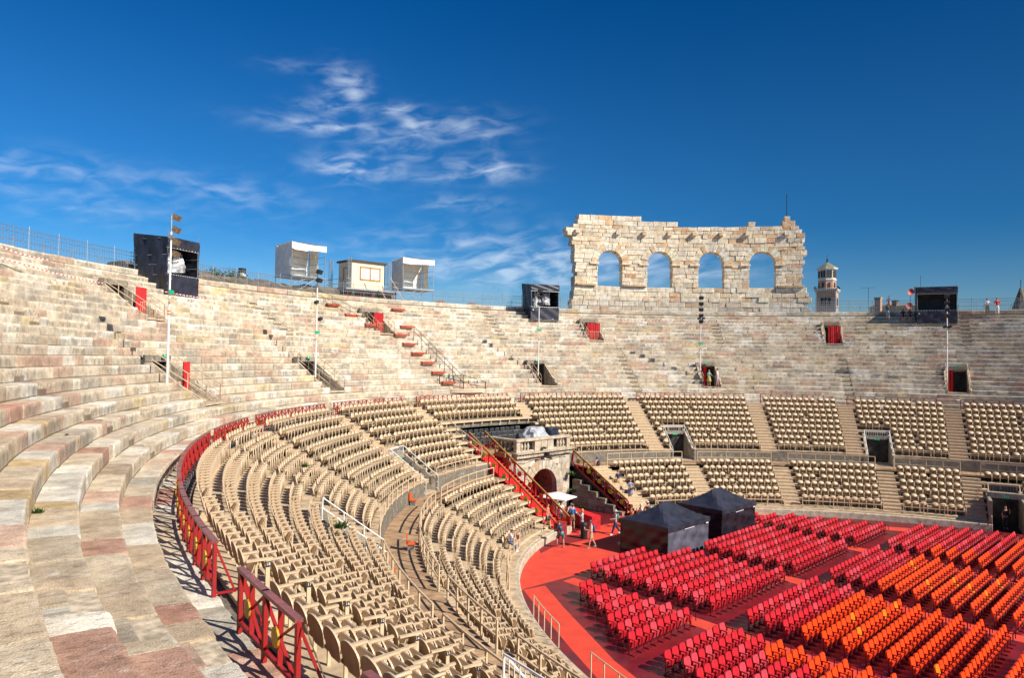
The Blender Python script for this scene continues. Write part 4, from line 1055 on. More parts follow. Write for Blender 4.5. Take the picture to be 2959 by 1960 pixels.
bi = thing('litter_bin', 'tall black cylinder bin standing on the red carpet', 'bin', (-2.75, 31.7, 0)); MB().lathe([(0, 0), (.22, 0), (.24, .05), (.24, 1.0), (.20, 1.08), (0, 1.1)], n=16).ob('body', M['black'], bi, smooth=False); MB().lathe([(.245, .86), (.255, .88), (.255, .94), (.245, .96)], n=16).ob('band', M['dark'], bi)
kb = thing('red_cabinet', 'small dark red cabinet at the bottom post of the staircase', 'cabinet', (-3.75, 32.95, 0)); MB().box((0, 0, .5), (.75, .55, 1.0)).ob('body', M['rug'], kb); MB().box((0, 0, 1.02), (.8, .6, .04)).ob('top', M['redm'], kb)

# ------------------------------------------------------------------ gazebos
def gazebo(x0, x1, y0, y1, label, front_grey, seed):
    rs = np.random.RandomState(seed); cx_, cy_ = (x0+x1)/2, (y0+y1)/2; w_, d_ = x1-x0, y1-y0; r = thing('gazebo', label, 'gazebo', (cx_, cy_, 0)); E = 2.02
    fr = MB()
    for sx in (-1, 1):
        for sy in (-1, 1): fr.bar((sx*(w_/2-.04), sy*(d_/2-.04), 0), (sx*(w_/2-.04), sy*(d_/2-.04), E), .05, .05)
    fr.ob('legs', M['dark'], r)
    # canopy: hip roof with a short ridge, slightly sagging panels
    n = 14; m_ = 14; c = MB(); rl = w_*.14; H = 1.0; vs = []
    for j in range(m_+1):
        for i in range(n+1):
            u, v = -1+2*i/n, -1+2*j/m_; x, y = u*(w_/2+.05), v*(d_/2+.05); k = max(abs(v), max(0, (abs(x)-rl))/(w_/2+.05-rl)); z = E+H*(1-k)**1.12-.05*math.sin(math.pi*k)*1.0+rs.normal(0, .006); vs.append((x, y, z))
    c.add(vs, [(j*(n+1)+i, j*(n+1)+i+1, (j+1)*(n+1)+i+1, (j+1)*(n+1)+i) for j in range(m_) for i in range(n)]); c.ob('canopy', M['blackfab'], r, smooth=False)
    va = MB()
    for (ax, ay, bx_, by_) in ((-1, -1, 1, -1), (1, -1, 1, 1), (1, 1, -1, 1), (-1, 1, -1, -1)):
        p, q = Vector((ax*(w_/2+.06), ay*(d_/2+.06), 0)), Vector((bx_*(w_/2+.06), by_*(d_/2+.06), 0)); k = 10; v2 = []
        for i in range(k+1): a = p.lerp(q, i/k); o = (q-p).normalized().cross(Vector((0, 0, 1)))*(.012*math.sin(i*1.7)); v2 += [tuple(a+o+Vector((0, 0, E-.30+.015*math.sin(i*2.1)))), tuple(a+Vector((0, 0, E+.01)))]
        va.add(v2, [(2*i, 2*i+2, 2*i+3, 2*i+1) for i in range(k)])
    va.ob('valance', M['blackfab'], r)
    for idx_, (ax, ay, bx_, by_) in enumerate(((-1, -1, 1, -1), (-1, 1, -1, -1), (1, -1, 1, 1), (1, 1, -1, 1))):
        p, q = Vector((ax*(w_/2-.02), ay*(d_/2-.02), 0)), Vector((bx_*(w_/2-.02), by_*(d_/2-.02), 0)); k, mm = 26, 14; v2 = []; nn = (q-p).normalized().cross(Vector((0, 0, 1))); sd_ = rs.uniform(0, 6)
        for j in range(mm+1):
            for i in range(k+1):
                u, v = i/k, j/mm; a = p.lerp(q, u); o = nn*(.035*math.sin(u*9+v*7+sd_)*math.sin(math.pi*u)+.02*math.sin(u*21-v*11+sd_)+.018*math.sin(v*16+u*5)); v2.append(tuple(a+o+Vector((0, 0, .02+(E-.25)*v))))
        mb = MB(); mb.add(v2, [(j*(k+1)+i, j*(k+1)+i+1, (j+1)*(k+1)+i+1, (j+1)*(k+1)+i) for j in range(mm) for i in range(k)]); mb.ob('side_panel', M['greyside'] if (front_grey and idx_ == 0) else M['blackside'], r, smooth=True)
    wt = MB(); wt.box((w_/2-.35, -d_/2-.075, E-.33), (.28, .01, .06)); wt.bar((-.6, -d_/2-.06, E-.36), (.5, -d_/2-.06, E-.34), .02, .03); wt.ob('label_strip', M['white'], r); return r
M['greyside'] = mat('grey_sidewall', (.085, .085, .115), .45, var=.25, scale=2, bump=.3)
gazebo(-3.3, 1.55, 24.75, 28.3, 'black gazebo with a grey front panel, the nearer left one of two', True, 1)
gazebo(3.9, 8.75, 25.1, 28.6, 'black gazebo with glossy black side panels, the farther right one of two', False, 2)
# ------------------------------------------------------------------ the ruined wing with four arches
DA = 35.0; SP_ = speed(.92, DA); tA = [1.076, .976, .872, .769]
TS = np.linspace(1.40, .50, 3000); XS = []
X_ = np.array([[*pt(t, DA)[:2]] for t in TS]); SA_ = np.concatenate([[0], np.cumsum(np.hypot(np.diff(X_[:, 0]), np.diff(X_[:, 1])))]); SA_ -= np.interp(-1.076, -TS, SA_)
sc_ = [float(np.interp(-t, -TS, SA_)) for t in tA]            # arch centres in metres to the right of the first
def wpt(s, dep, z):                                            # dep < 0 towards the arena
    t = float(np.interp(s, SA_, TS)); return pt(t, DA+dep, z)
ZS, ZP, RA = 21.56, 24.55, 1.62
TOP = [(-4.1, 29.6), (-3.9, 30.75), (4.3, 30.7), (4.35, 29.85), (5.9, 29.8), (6.0, 30.05), (8.0, 30.0), (8.2, 29.65), (17.4, 29.55), (17.5, 29.8), (18.9, 29.75), (19.0, 29.5), (21.2, 29.6), (21.3, 30.5), (22.9, 30.4), (23.0, 29.6), (23.6, 29.4), (24.0, 28.4)]
LEFT = [(17.2, -4.9), (21.4, -4.95), (21.6, -4.55), (25.4, -4.6), (26.6, -5.0), (27.4, -5.1), (28.1, -5.9), (28.9, -6.0), (29.2, -4.6), (31, -4.1)]
RIGHT = [(17.2, 25.2), (21.4, 25.1), (21.7, 24.4), (25.0, 24.3), (26.4, 24.7), (27.0, 24.2), (28.0, 24.4), (28.8, 23.9), (29.4, 23.4), (31, 22.6)]
ip = lambda tab, z: float(np.interp(z, [a for a, b in tab], [b for a, b in tab]))
wing = thing('ruined_wing', 'tall ruined stone wall with four open arches standing above the rim', 'ruin', pt(.92, DA, 18))
WI = Matrix.Translation(-pt(.92, DA, 18)); 
PALR = [((.86,.77,.61),7), ((.83,.72,.55),6), ((.83,.77,.65),5), ((.75,.60,.42),3), ((.72,.50,.31),1.5), ((.68,.43,.28),.5), ((.66,.59,.48),2)]
PR = np.array([p[1] for p in PALR]); PR = PR/PR.sum()
def rtone(): c = PALR[rng.choice(len(PALR), p=PR)][0]; k = rng.uniform(.9, 1.08); return tuple(k*x for x in c)
def rblock(mb, s0, s1, z0, z1, d0=-.8, d1=.8, j=.035, c=None):
    vs = []; 
    o = rng.normal(0, .022)
    for (s, d, z) in ((s0, d0+o, z0), (s1, d0+o, z0), (s1, d1, z0), (s0, d1, z0), (s0, d0+o, z1), (s1, d0+o, z1), (s1, d1, z1), (s0, d1, z1)): p = wpt(s+rng.normal(0, j*.6), d+rng.normal(0, j*.6), z+rng.normal(0, j*.5)); vs.append(tuple(WI @ p))
    # chamfered front face
    f0 = vs[0:2]+[vs[5], vs[4]]; cen = sum((Vector(v) for v in f0), Vector())/4; nx = -Vector((*nrm(.92), 0)); fr = [tuple(Vector(v).lerp(cen, .06)+nx*.03) for v in f0]
    mb.add(vs+fr, [(0, 3, 2, 1), (4, 5, 6, 7), (1, 2, 6, 5), (2, 3, 7, 6), (3, 0, 4, 7), (8, 9, 10, 11), (0, 1, 9, 8), (1, 5, 10, 9), (5, 4, 11, 10), (4, 0, 8, 11)], 0, c or rtone())
M['ruinmortar'] = mat('ruin_mortar', (.60, .50, .36), .95, var=.2, scale=4, bump=.3)
wl = MB(); z = 17.2
while z < 30.6:
    h = rng.uniform(.40, .66) if z > ZS else .62
    zm = z+h/2; s = ip(LEFT, zm)+rng.uniform(-.25, .25); e_ = ip(RIGHT, zm)+rng.uniform(-.3, .25)
    while s < e_:
        L = min(rng.uniform(.7, 2.1) if zm > 25 or zm < ZS else rng.uniform(.8, 1.7), e_-s+.01)
        if e_-s-L < .35: L = e_-s
        top = float(np.interp(s+L/2, [a for a, b in TOP], [b for a, b in TOP])); parts = [(s, s+L)]
        if zm > top: s += L; continue
        for c_ in sc_:
            if ZS < zm < ZP: hw_ = RA
            elif ZP <= zm < ZP+2.35: hw_ = math.sqrt(2.35**2-(zm-ZP)**2)
            else: continue
            np2 = []
            for a, b in parts:
                if b <= c_-hw_ or a >= c_+hw_: np2.append((a, b))
                else:
                    if a < c_-hw_: np2.append((a, c_-hw_))
                    if b > c_+hw_: np2.append((c_+hw_, b))
            parts = np2
        for a, b in parts:
            if b-a > .08: rblock(wl, a+.012, b-.012, z+.012, min(z+h, top+.2)-.012)
        s += L
    z += h
wl.ob('ashlar_wall', RUIN, wing)
# recessed core behind the joints
co_ = MB(); s = -4.3
while s < 23.9:
    zt = float(np.interp(s, [a for a, b in TOP], [b for a, b in TOP]))-.75; rngs = [(17.2, min(zt, 28.9))]
    for c_ in sc_:
        if abs(s+.1-c_) < RA+.12: rngs = [(17.2, ZS-.1), (ZP+math.sqrt(max(0, (RA+.12)**2-(s+.1-c_)**2))+.08, zt)]
    for a, b in rngs:
        q = [wpt(s, -.66, a), wpt(s+.21, -.66, a), wpt(s+.21, .66, a), wpt(s, .66, a)]; q += [Vector((p.x, p.y, b)) for p in q]; co_.add([tuple(WI @ p) for p in q], [(0, 1, 5, 4), (2, 3, 7, 6), (4, 5, 6, 7), (1, 2, 6, 5), (3, 0, 4, 7)])
    s += .2
co_.ob('rubble_core', M['ruinmortar'], wing)
for c_ in sc_:
    vr = MB(); nv = 13
    for k in range(nv):
        a0, a1 = math.pi*k/nv, math.pi*(k+1)/nv; r1 = 2.48+rng.normal(0, .07); cc = tuple(min(.85, q*1.12) for q in rtone()) if k % 4 else (.72, .52, .33); vs = []
        for d in (-.86+rng.normal(0, .02), .8):
            for (r_, a) in ((RA, a0+.008), (r1, a0+.006), (r1, a1-.006), (RA, a1-.008)): vs.append(tuple(WI @ wpt(c_-r_*math.cos(a), d, ZP+r_*math.sin(a))))
        vr.add(vs, [(0, 3, 2, 1), (4, 5, 6, 7), (0, 1, 5, 4), (1, 2, 6, 5), (2, 3, 7, 6), (3, 0, 4, 7)], 0, cc)
    vr.ob('arch_ring', RUIN, wing)
im = MB()
for c_ in sc_:
    for sgn in (-1, 1):
        a = c_+sgn*(RA-.12); b = c_+sgn*(RA+1.1); rblock(im, min(a, b), max(a, b), ZP-.22, ZP, -.95, .85, .015)
for k, (a, b) in enumerate(((-4.5, -1.9), (1.7, 4.8), (8.2, 11.4), (14.9, 17.6), (21.3, 24.5))):
    if k in (0, 1, 4): rblock(im, a, b, ZS+.02, ZS+.26, -1.05, .85, .02, (.62, .46, .30))
im.ob('impost_blocks', RUIN, wing)
for x in (-4.5, .95, 4.4, 7.7, 10.9, 14.3, 17.6, 22.4):
    cb_ = MB(); rblock(cb_, x-.28, x+.28, 28.15, 28.6, -1.2, -.6, .03); cb_.ob('corbel', RUIN, wing)
mast = MB(); mast.tube(wpt(22.4, -.6, 28.8), wpt(22.4, -.6, 33.4), .05, 6); tag(mast.ob('lightning_rod', M['dark']), 'thin dark lightning rod on the right end of the ruined wall', 'mast')
# low rough wall the wing stands on, continuing both ways behind the fence
# ------------------------------------------------------------------ bell tower far behind
BR = stone_mat('tower_brick', along=False, dirt=.15); TW = (285.31, 127.66, 0)
M['brick'] = mat('red_brick', (.50, .31, .21), .9, var=.2, scale=1.2, c2=(.42, .25, .17)); M['brickpale'] = mat('pale_brick', (.47, .33, .22), .9, var=.15, scale=1.2); M['marble'] = mat('tower_marble', (.66, .62, .55), .7, var=.12, scale=1); M['slate'] = mat('tower_roof', (.20, .20, .13), .8, var=.3, scale=1)
tw = thing('bell_tower', 'slim brick bell tower with a white octagonal lantern far behind the wall', 'tower', TW, -YAW-.12-.42)
MB().box((0, 0, 19.5), (8.2, 8.2, 51.0)).ob('brick_shaft', M['brick'], tw)
bb = MB()
for z in (36.0, 37.8, 41.0): bb.box((0, 0, z), (8.3, 8.3, .28))
for s in (-1, 1):
    for q_ in (-1, 1): bb.box((s*3.95, q_*3.95, 35), (.5, .5, 20))
bb.ob('stone_bands', M['marble'], tw)
def arch_win(mb, Mx, w_, h, d=.12):
    p = [(-w_/2, 0), (w_/2, 0)]+[(w_/2*math.cos(math.pi*k/8), h-w_/2+w_/2*math.sin(math.pi*k/8)) for k in range(9)]; mb.prism(p, -d, d, T=Mx)
for k in range(4):
    Mx = Matrix.Rotation(math.pi/2*k, 4, 'Z') @ Matrix.Translation((0, -4.12, 0)); f = MB(); g = MB()
    arch_win(f, Mx @ Matrix.Translation((0, 0, 37.2)), 5.0, 6.6, .1); 
    for x in (-1.5, 0, 1.5): arch_win(g, Mx @ Matrix.Translation((x, -.1, 38.2)), 1.15, 3.3, .12)
    w_ = f.ob('window', M['brickpale'], tw); g.ob('opening', M['hole'], w_)
bl_ = MB(); bl_.box((0, 0, 45.2), (9.8, 9.8, .5)); 
for k in range(4):
    T = Matrix.Rotation(math.pi/2*k, 3, 'Z')
    for i in range(12): bl_.box(T @ Vector((-4.4+i*.8, -4.4, 44.6)), (.35, .7, .7), M=T)
bl_.ob('balcony', M['marble'], tw)
rl_ = MB()
for k in range(4):
    T = Matrix.Rotation(math.pi/2*k, 3, 'Z'); rl_.bar(T @ Vector((-4.8, -4.8, 46.5)), T @ Vector((4.8, -4.8, 46.5)), .1, .1)
    for i in range(13): rl_.bar(T @ Vector((-4.8+i*.8, -4.8, 45.4)), T @ Vector((-4.8+i*.8, -4.8, 46.5)), .08, .08)
rl_.ob('balcony_rail', M['dark'], tw)
def octa(r, z0, z1, nm, m_, r2=None): MB().lathe([(0, z0), (r, z0), (r2 or r, z1), (0, z1)], n=8).ob(nm, m_, tw)
octa(3.75, 45.4, 49.5, 'brick_octagon', M['brick']); octa(4.0, 49.4, 49.9, 'lower_cornice', M['marble']); octa(3.65, 49.9, 54.5, 'marble_lantern', M['marble']); octa(4.4, 54.3, 55.0, 'upper_cornice', M['marble'], 4.6); octa(4.5, 55.0, 57.6, 'roof', M['slate'], .5)
MB().lathe([(0, 57.3), (.55, 57.3), (.25, 58.4), (.45, 58.9), (.1, 59.4), (.08, 61.2), (0, 61.2)], n=8).ob('finial', M['dark'], tw)
lw = MB()
for k in range(8):
    Mx = Matrix.Rotation(math.pi/4*(k+.5), 4, 'Z')
    for x in (-.62, .62): arch_win(lw, Mx @ Matrix.Translation((x, -3.45, 50.6)), .85, 3.2, .18)
    arch_win(lw, Mx @ Matrix.Translation((0, -3.55, 46.2)), .9, 2.2, .15)
lw.ob('lantern_openings', M['hole'], tw)
# ------------------------------------------------------------------ town behind the rim
def dist_building(name, x, y, z1, w_, d_, rz, label, m_, roof=True):
    b = thing(name, label, 'building', (x, y, 0), rz); MB().box((0, 0, z1/2), (w_, d_, z1)).ob('wall', m_, b)
    if roof: MB().prism([(-w_/2-.4, z1), (w_/2+.4, z1), (0, z1+w_*.16)], -d_/2-.4, d_/2+.4).ob('roof', M['tile'], b)
    return b
b = dist_building('ochre_house', 70.2, 33.8, 20.35, 7, 5.2, R(-64), 'ochre rendered building top with satellite dishes behind the fence', M['plaster'], False); MB().box((0, 0, 20.42), (7.3, 5.6, .16)).ob('roof_edge', M['beige'], b)
ck = thing('brick_chimney', 'thin brick chimney behind the visitor in blue', 'chimney', (63.97, 34.6, 0)); MB().box((0, 0, 10.6), (.75, .75, 21.2)).ob('stack', M['brick'], ck); MB().box((0, 0, 21.25), (.9, .9, .14)).ob('cap', M['brickpale'], ck)
ck = thing('brick_chimney', 'short grey chimney on the ochre building', 'chimney', (67.2, 33.4, 20.3)); MB().box((0, 0, .35), (.9, .6, .7)).ob('stack', M['rubble'], ck); MB().box((0, 0, .75), (1.1, .8, .1)).ob('cap', M['rubble'], ck)
for k, (x, y, z, c, l) in enumerate(((66.3, 31.2, 22.1, 'terra2', 'red satellite dish, highest of the four'), (66.3, 31.4, 20.2, 'terra2', 'red satellite dish, lower one left'), (67.2, 29.9, 20.15, 'white', 'white satellite dish, upper one'), (67.5, 29.5, 19.2, 'white', 'white satellite dish, lowest one'))):
    if 'terra2' not in M: M['terra2'] = mat('dish_red', (.55, .10, .06), .6)
    d = thing('satellite_dish', l+' beside the right scaffold', 'satellite dish', (x, y, z), math.atan2(y-CAM.y, x-CAM.x)-math.pi/2+.4); p = MB(); n = 14; rr = .45
    vs = [(rr*q*math.cos(2*math.pi*i/n), .16*q*q, rr*q*math.sin(2*math.pi*i/n)) for q in (.33, .66, 1) for i in range(n)]+[(0, 0, 0)]; fs = [(i, (i+1) % n, 42) for i in range(n)]+[(j*n+i, j*n+(i+1) % n, (j+1)*n+(i+1) % n, (j+1)*n+i) for j in range(2) for i in range(n)]
    p.add([(a, -b_+.1, c_) for a, b_, c_ in vs], fs); p.ob('dish', M[c], d); a = MB(); a.tube((0, -.05, -.5), (0, -.5, -.1), .015, 5); a.box((0, -.52, -.08), (.08, .1, .08)); a.tube((0, .12, 0), (0, .2, -1.6), .03, 6); a.ob('arm', M['dark'], d)
an = MB(); an.tube((62.5, 35.4, 17), (62.5, 35.4, 22.6), .03, 5); an.bar((62.1, 36.2, 22.6), (62.9, 34.6, 22.6), .04, .03); an.tube((65.9, 29.9, 18), (65.9, 29.9, 24.2), .025, 5); tag(an.ob('aerials', M['dark']), 'thin television aerials on poles beside the satellite dishes', 'aerial')
sp_ = thing('church_spire', 'small conical brick spire at the far right edge', 'spire', (215.5, 44, 0)); MB().lathe([(3.0, 27), (.35, 35.4), (0, 36)], n=10).ob('cone', M['rubble'], sp_); MB().tube((0, 0, 35.8), (0, 0, 38), .1, 5).ob('cross', M['dark'], sp_); MB().lathe([(3.1, -2), (3.1, 27.2), (0, 27.2)], n=10).ob('drum', M['brickpale'], sp_)
for k, (x, y, z, w_) in enumerate(((58.5, 113.5, 22.2, 9), (51.5, 116, 22.6, 7), (73, 112, 22.4, 10))): dist_building('tiled_house', x, y, z, w_, 7, R(-30+k*9), ['low ochre house roof behind the fence left of the right-centre scaffold', 'small tiled house roof behind the fence, left one', 'tiled house roof behind the fence beside the black scaffold'][k], M['plaster'])
ck = thing('round_chimney', 'white and black round chimney behind the fence on the left', 'chimney', (-2.0, 87.4, 0)); MB().tube((0, 0, 0), (0, 0, 22.3), .42, 10).ob('stack', M['white'], ck); MB().tube((0, 0, 22.3), (0, 0, 22.9), .46, 10).ob('cap', M['black'], ck)
# overgrown rubble and shrubs behind the left rim
def shrub(loc, size, label, seed, n=900, m_='olive'):
    rs_ = np.random.RandomState(seed); t_ = thing('shrub', label, 'shrub', loc); s = MB(); 
    for k in range(7): a = rs_.uniform(0, 6.28); s.tube((0, 0, 0), (size[0]*.35*math.cos(a), size[1]*.35*math.sin(a), size[2]*rs_.uniform(.5, .9)), .05, 5, r2=.015)
    s.ob('stems', M['rubble'], t_); f = MB(); cl_ = [(rs_.uniform(-.75, .75), rs_.uniform(-.75, .75), rs_.uniform(.2, .85)) for _ in range(9)]
    for k in range(n):
        c_ = cl_[rs_.randint(9)]; p = Vector((c_[0]*size[0]/2+rs_.normal(0, size[0]*.09), c_[1]*size[1]/2+rs_.normal(0, size[1]*.09), max(.02, c_[2]*size[2]+rs_.normal(0, size[2]*.12)))); u = Vector(rs_.normal(0, 1, 3)).normalized()*.11; v = u.cross(Vector(rs_.normal(0, 1, 3))).normalized()*.06
        f.add([tuple(p-u), tuple(p+v), tuple(p+u), tuple(p-v)], [(0, 1, 2, 3)])
    f.ob('leaves', M[m_], t_)
for k, (t, s, l) in enumerate(((1.885, (4.5, 2.5, 1.6), 'olive shrub behind the fence right of the left scaffold'), (1.83, (3.2, 2.2, 1.3), 'low olive shrub behind the fence near the round chimney'), (1.775, (4.0, 2.2, 1.6), 'green shrub behind the fence left of the white tarpaulins'), (1.72, (3.5, 2.2, 1.1), 'small shrub under the left white tarpaulin'))): shrub(pt(t, 33.0, 18.05), s, l, 20+k, m_='olive' if k != 2 else 'leaf')
mound = strip([(31.3, 17.4), (31.6, 18.5), (32.8, 19.2), (34.2, 19.0), (35.5, 17.2)], 1.50, 1.93, step=.012); 
for i_, v in enumerate(mound.v): mound.v[i_] = (v[0], v[1], v[2]+(rng.normal(0, .12) if v[2] > 18.3 else 0))
tag(mound.ob('rubble_bank', M['rubble']), 'bank of rubble and dry grass behind the fence under the tarpaulins', 'rubble bank')

# ------------------------------------------------------------------ scaffold towers
def scaffold(t, d, z, w_, dp, h, label, fab, kind):
    r = thing('scaffold_tower', label, 'scaffold', pt(t, d, z), rzt(t)); fr = MB()
    for sx in (-1, 1):
        for y in (0, dp): fr.tube((sx*w_/2, y, -.05), (sx*w_/2, y, h+.45), .032, 6)
        for zz in (.3, 1.55, 2.3, 3.0, h-.05): fr.tube((sx*w_/2, -.1, zz), (sx*w_/2, dp+.1, zz), .028, 6)
    for zz in (.25, 1.6, h-.75, h): fr.tube((-w_/2-.12, 0, zz), (w_/2+.12, 0, zz), .03, 6); fr.tube((-w_/2-.12, dp, zz), (w_/2+.12, dp, zz), .03, 6)
    for zz in (2.1, 2.6, 3.0): fr.tube((w_/2-.9, dp-.1, zz), (w_/2, dp-.1, zz), .02, 5)
    fr.bar((-w_/2, .02, h-.62), (w_/2, .02, h-.62), .05, .05)
    for k in range(10): fr.tube((-w_/2+w_*k/10, .02, h-.75), (-w_/2+w_*(k+.5)/10, .02, h-.5), .012, 4); fr.tube((-w_/2+w_*(k+.5)/10, .02, h-.5), (-w_/2+w_*(k+1)/10, .02, h-.75), .012, 4)
    fr.ob('frame', M['steel'], r)
    def cloth(p, q, z0, z1, nm, sag=.03, m_=fab, slant=0):
        p, q = Vector(p), Vector(q); nn = (q-p).normalized().cross(Vector((0, 0, 1))); k, mm = 14, 10; v = []
        for j in range(mm+1):
            for i in range(k+1):
                a = p.lerp(q, i/k); zt = z1-slant*(i/k if slant > 0 else 1-i/k)*abs(1); v.append(tuple(a+nn*(sag*math.sin(i*.9+j*.8)+sag*.7*math.sin(i*2.2-j*.5))+Vector((0, 0, z0+(zt-z0)*j/mm))))
        mb = MB(); mb.add(v, [(j*(k+1)+i, j*(k+1)+i+1, (j+1)*(k+1)+i+1, (j+1)*(k+1)+i) for j in range(mm) for i in range(k)]); mb.ob(nm, m_, r, smooth=True)
    W = w_/2+.05
    if kind == 'black':
        cloth((-W, -.06, 0), (W, -.06, 0), .12, 1.6, 'front_cloth'); cloth((-W, -.06, 0), (W, -.06, 0), h-.62, h+.02, 'top_band'); cloth((-W, dp+.05, 0), (-W, -.06, 0), .1, h, 'side_cloth', .06, slant=-.35); cloth((W, -.06, 0), (W, dp+.05, 0), .1, h, 'side_cloth'); cloth((W, dp+.05, 0), (-W, dp+.05, 0), .1, h, 'rear_cloth')
        rf = MB(); rf.add([(-W, -.06, h+.03), (W, -.06, h+.03), (W, dp+.05, h-.1), (-W, dp+.05, h-.25)], [(0, 1, 2, 3)]); rf.ob('roof_cloth', fab, r)
        dt_ = MB()
        for k in range(14):
            for zz in (.14, 1.57): dt_.box((-W+2*W*(k+.5)/14, -.13, zz), (.05, .02, .04))
        dt_.tube((-W+.22, -.15, 1.25), (-W+.22, -.11, 1.25), .085, 10); dt_.ob('eyelets', M['white'], r); rd = MB(); rd.tube((-W+.22, -.16, 1.25), (-W+.22, -.15, 1.25), .045, 10); rd.ob('badge', M['redm'], r)
    return r
s1 = scaffold(1.929, 27.3, 16.25, 3.05, 2.9, 4.25, 'large black clad scaffold tower on the left with bagged spotlights', M['blackfab'], 'black')
s2 = scaffold(1.243, 27.3, 16.5, 3.3, 2.9, 4.15, 'black clad scaffold tower in the middle of the rim', M['blackfab'], 'black')
s3 = scaffold(.449, 27.3, 16.5, 3.7, 2.9, 4.15, 'empty black clad scaffold tower on the right', M['blackfab'], 'black')
for s, l, ms, w_ in ((s1, 'left', 'greyplastic', 3.0), (s2, 'middle', 'greyplastic', 3.2)):
    for k, (x, z, sz) in enumerate(((-.75, 1.6, (1.0, .8, 1.7)), (.45, 1.9, (1.1, .8, 1.4)))):
        p = s.matrix_world if False else Matrix.LocRotScale(s.location, s.rotation_euler, None); q = p @ Vector((x, 1.0, z)); blob('bagged_spotlight', tuple(q), sz, M[ms], f'{["left", "right"][k]} grey plastic wrapped spotlight inside the {l} black scaffold', 'spotlight', 40+k+len(l), top=.55)
# site cabin on a raised platform
cbn = thing('site_cabin', 'cream site cabin with a wooden framed double window on the rim', 'cabin', pt(1.5505, 31.6, 19.15), rzt(1.5505)); MB().box((0, 1.25, 1.45), (4.1, 2.5, 2.75)).ob('body', M['cream'], cbn); MB().box((0, 1.25, 2.93), (4.45, 2.85, .2)).ob('roof', M['roofdark'], cbn)
wf = MB()
for (x, z, a, b) in ((.25, 2.35, 2.5, .12), (.25, 1.05, 2.5, .12), (-.94, 1.7, .12, 1.3), (.25, 1.7, .12, 1.3), (1.44, 1.7, .12, 1.3)): wf.box((x, -.03, z), (a, .08, b))
wf = wf.ob('window_frame', M['wood'], cbn)
for x in (-.34, .85): MB().box((x, -.012, 1.7), (1.06, .03, 1.18)).ob('window_pane', M['glass'], wf)
dw = MB()
for (y, z, a, b) in ((.55, 1.2, .1, 2.1), (1.45, 1.2, .1, 2.1), (1.0, 2.2, 1.0, .1)): dw.box((-2.08, y, z), (.06, a, b))
dw.ob('door_frame', M['wood'], cbn); cpn = MB()
for s in (-1, 1): cpn.box((s*2.03, -.01, 1.45), (.09, .09, 2.75))
cpn.ob('corner_posts', M['roofdark'], cbn)
pf = thing('steel_platform', 'steel access platform on props carrying the site cabin', 'platform', pt(1.5505, 31.3, 18.15), rzt(1.5505)); d = MB(); d.box((0, 1.3, .88), (6.4, 4.2, .16)); d.ob('deck', M['steel'], pf); u = MB(); u.box((0, 1.3, .70), (6.0, 3.8, .2)); u.ob('joists', M['rubble'], pf)
pr = MB()
for x in (-2.9, -1.4, 0, 1.4, 2.9):
    for y in (-.6, 3.0): pr.tube((x, y, -.3 if y > 0 else -1.0), (x, y, .8), .04, 6)
pr.ob('props', M['redm'], pf); rl2 = MB()
for (x0_, y0_, x1_, y1_) in ((-3.15, -.7, -2.3, -.7), (-3.15, -.7, -3.15, 3.3), (3.15, -.7, 3.15, 3.3), (2.3, -.7, 3.15, -.7)):
    for z in (1.45, 1.95): rl2.tube((x0_, y0_, z), (x1_, y1_, z), .025, 6)
    for u_ in (0, .5, 1): rl2.tube((x0_+(x1_-x0_)*u_, y0_+(y1_-y0_)*u_, .95), (x0_+(x1_-x0_)*u_, y0_+(y1_-y0_)*u_, 1.95), .025, 6)
rl2.ob('guard_rails', M['steel'], pf)
def lattice(x, y, z0, h, w_=.3):
    mb = MB(); T = Matrix.LocRotScale(pt(1.5505, 31.3, 0), Matrix.Rotation(rzt(1.5505), 3, 'Z'), None)
    for a in (-1, 1):
        for b in (-1, 1): mb.tube((a*w_/2, b*w_/2, 0), (a*w_/2, b*w_/2, h), .022, 5)
    n = int(h/.3)
    for k in range(n):
        z = k*h/n; z2 = z+h/n
        for b in (-1, 1): mb.tube((-w_/2, b*w_/2, z), (w_/2, b*w_/2, z2), .014, 4); mb.tube((w_/2, b*w_/2, z), (-w_/2, b*w_/2, z2), .014, 4); mb.tube((b*w_/2, -w_/2, z), (b*w_/2, w_/2, z2), .014, 4)
        mb.tube((-w_/2, -w_/2, z), (w_/2, -w_/2, z), .016, 4)
    return mb.ob('truss_column', M['steel'], None, loc=T @ Vector((x, y, z0)), rz=rzt(1.5505))
for (x, y, l) in ((-2.45, .0, 'upright lattice truss at the front left corner of the cabin'), (-2.75, 3.2, 'upright lattice truss behind the left side of the cabin'), (2.45, .0, 'upright lattice truss at the right corner of the cabin')): tag(lattice(x, y, 19.1, 3.2), l, 'truss', 'lattice trusses round the cabin')
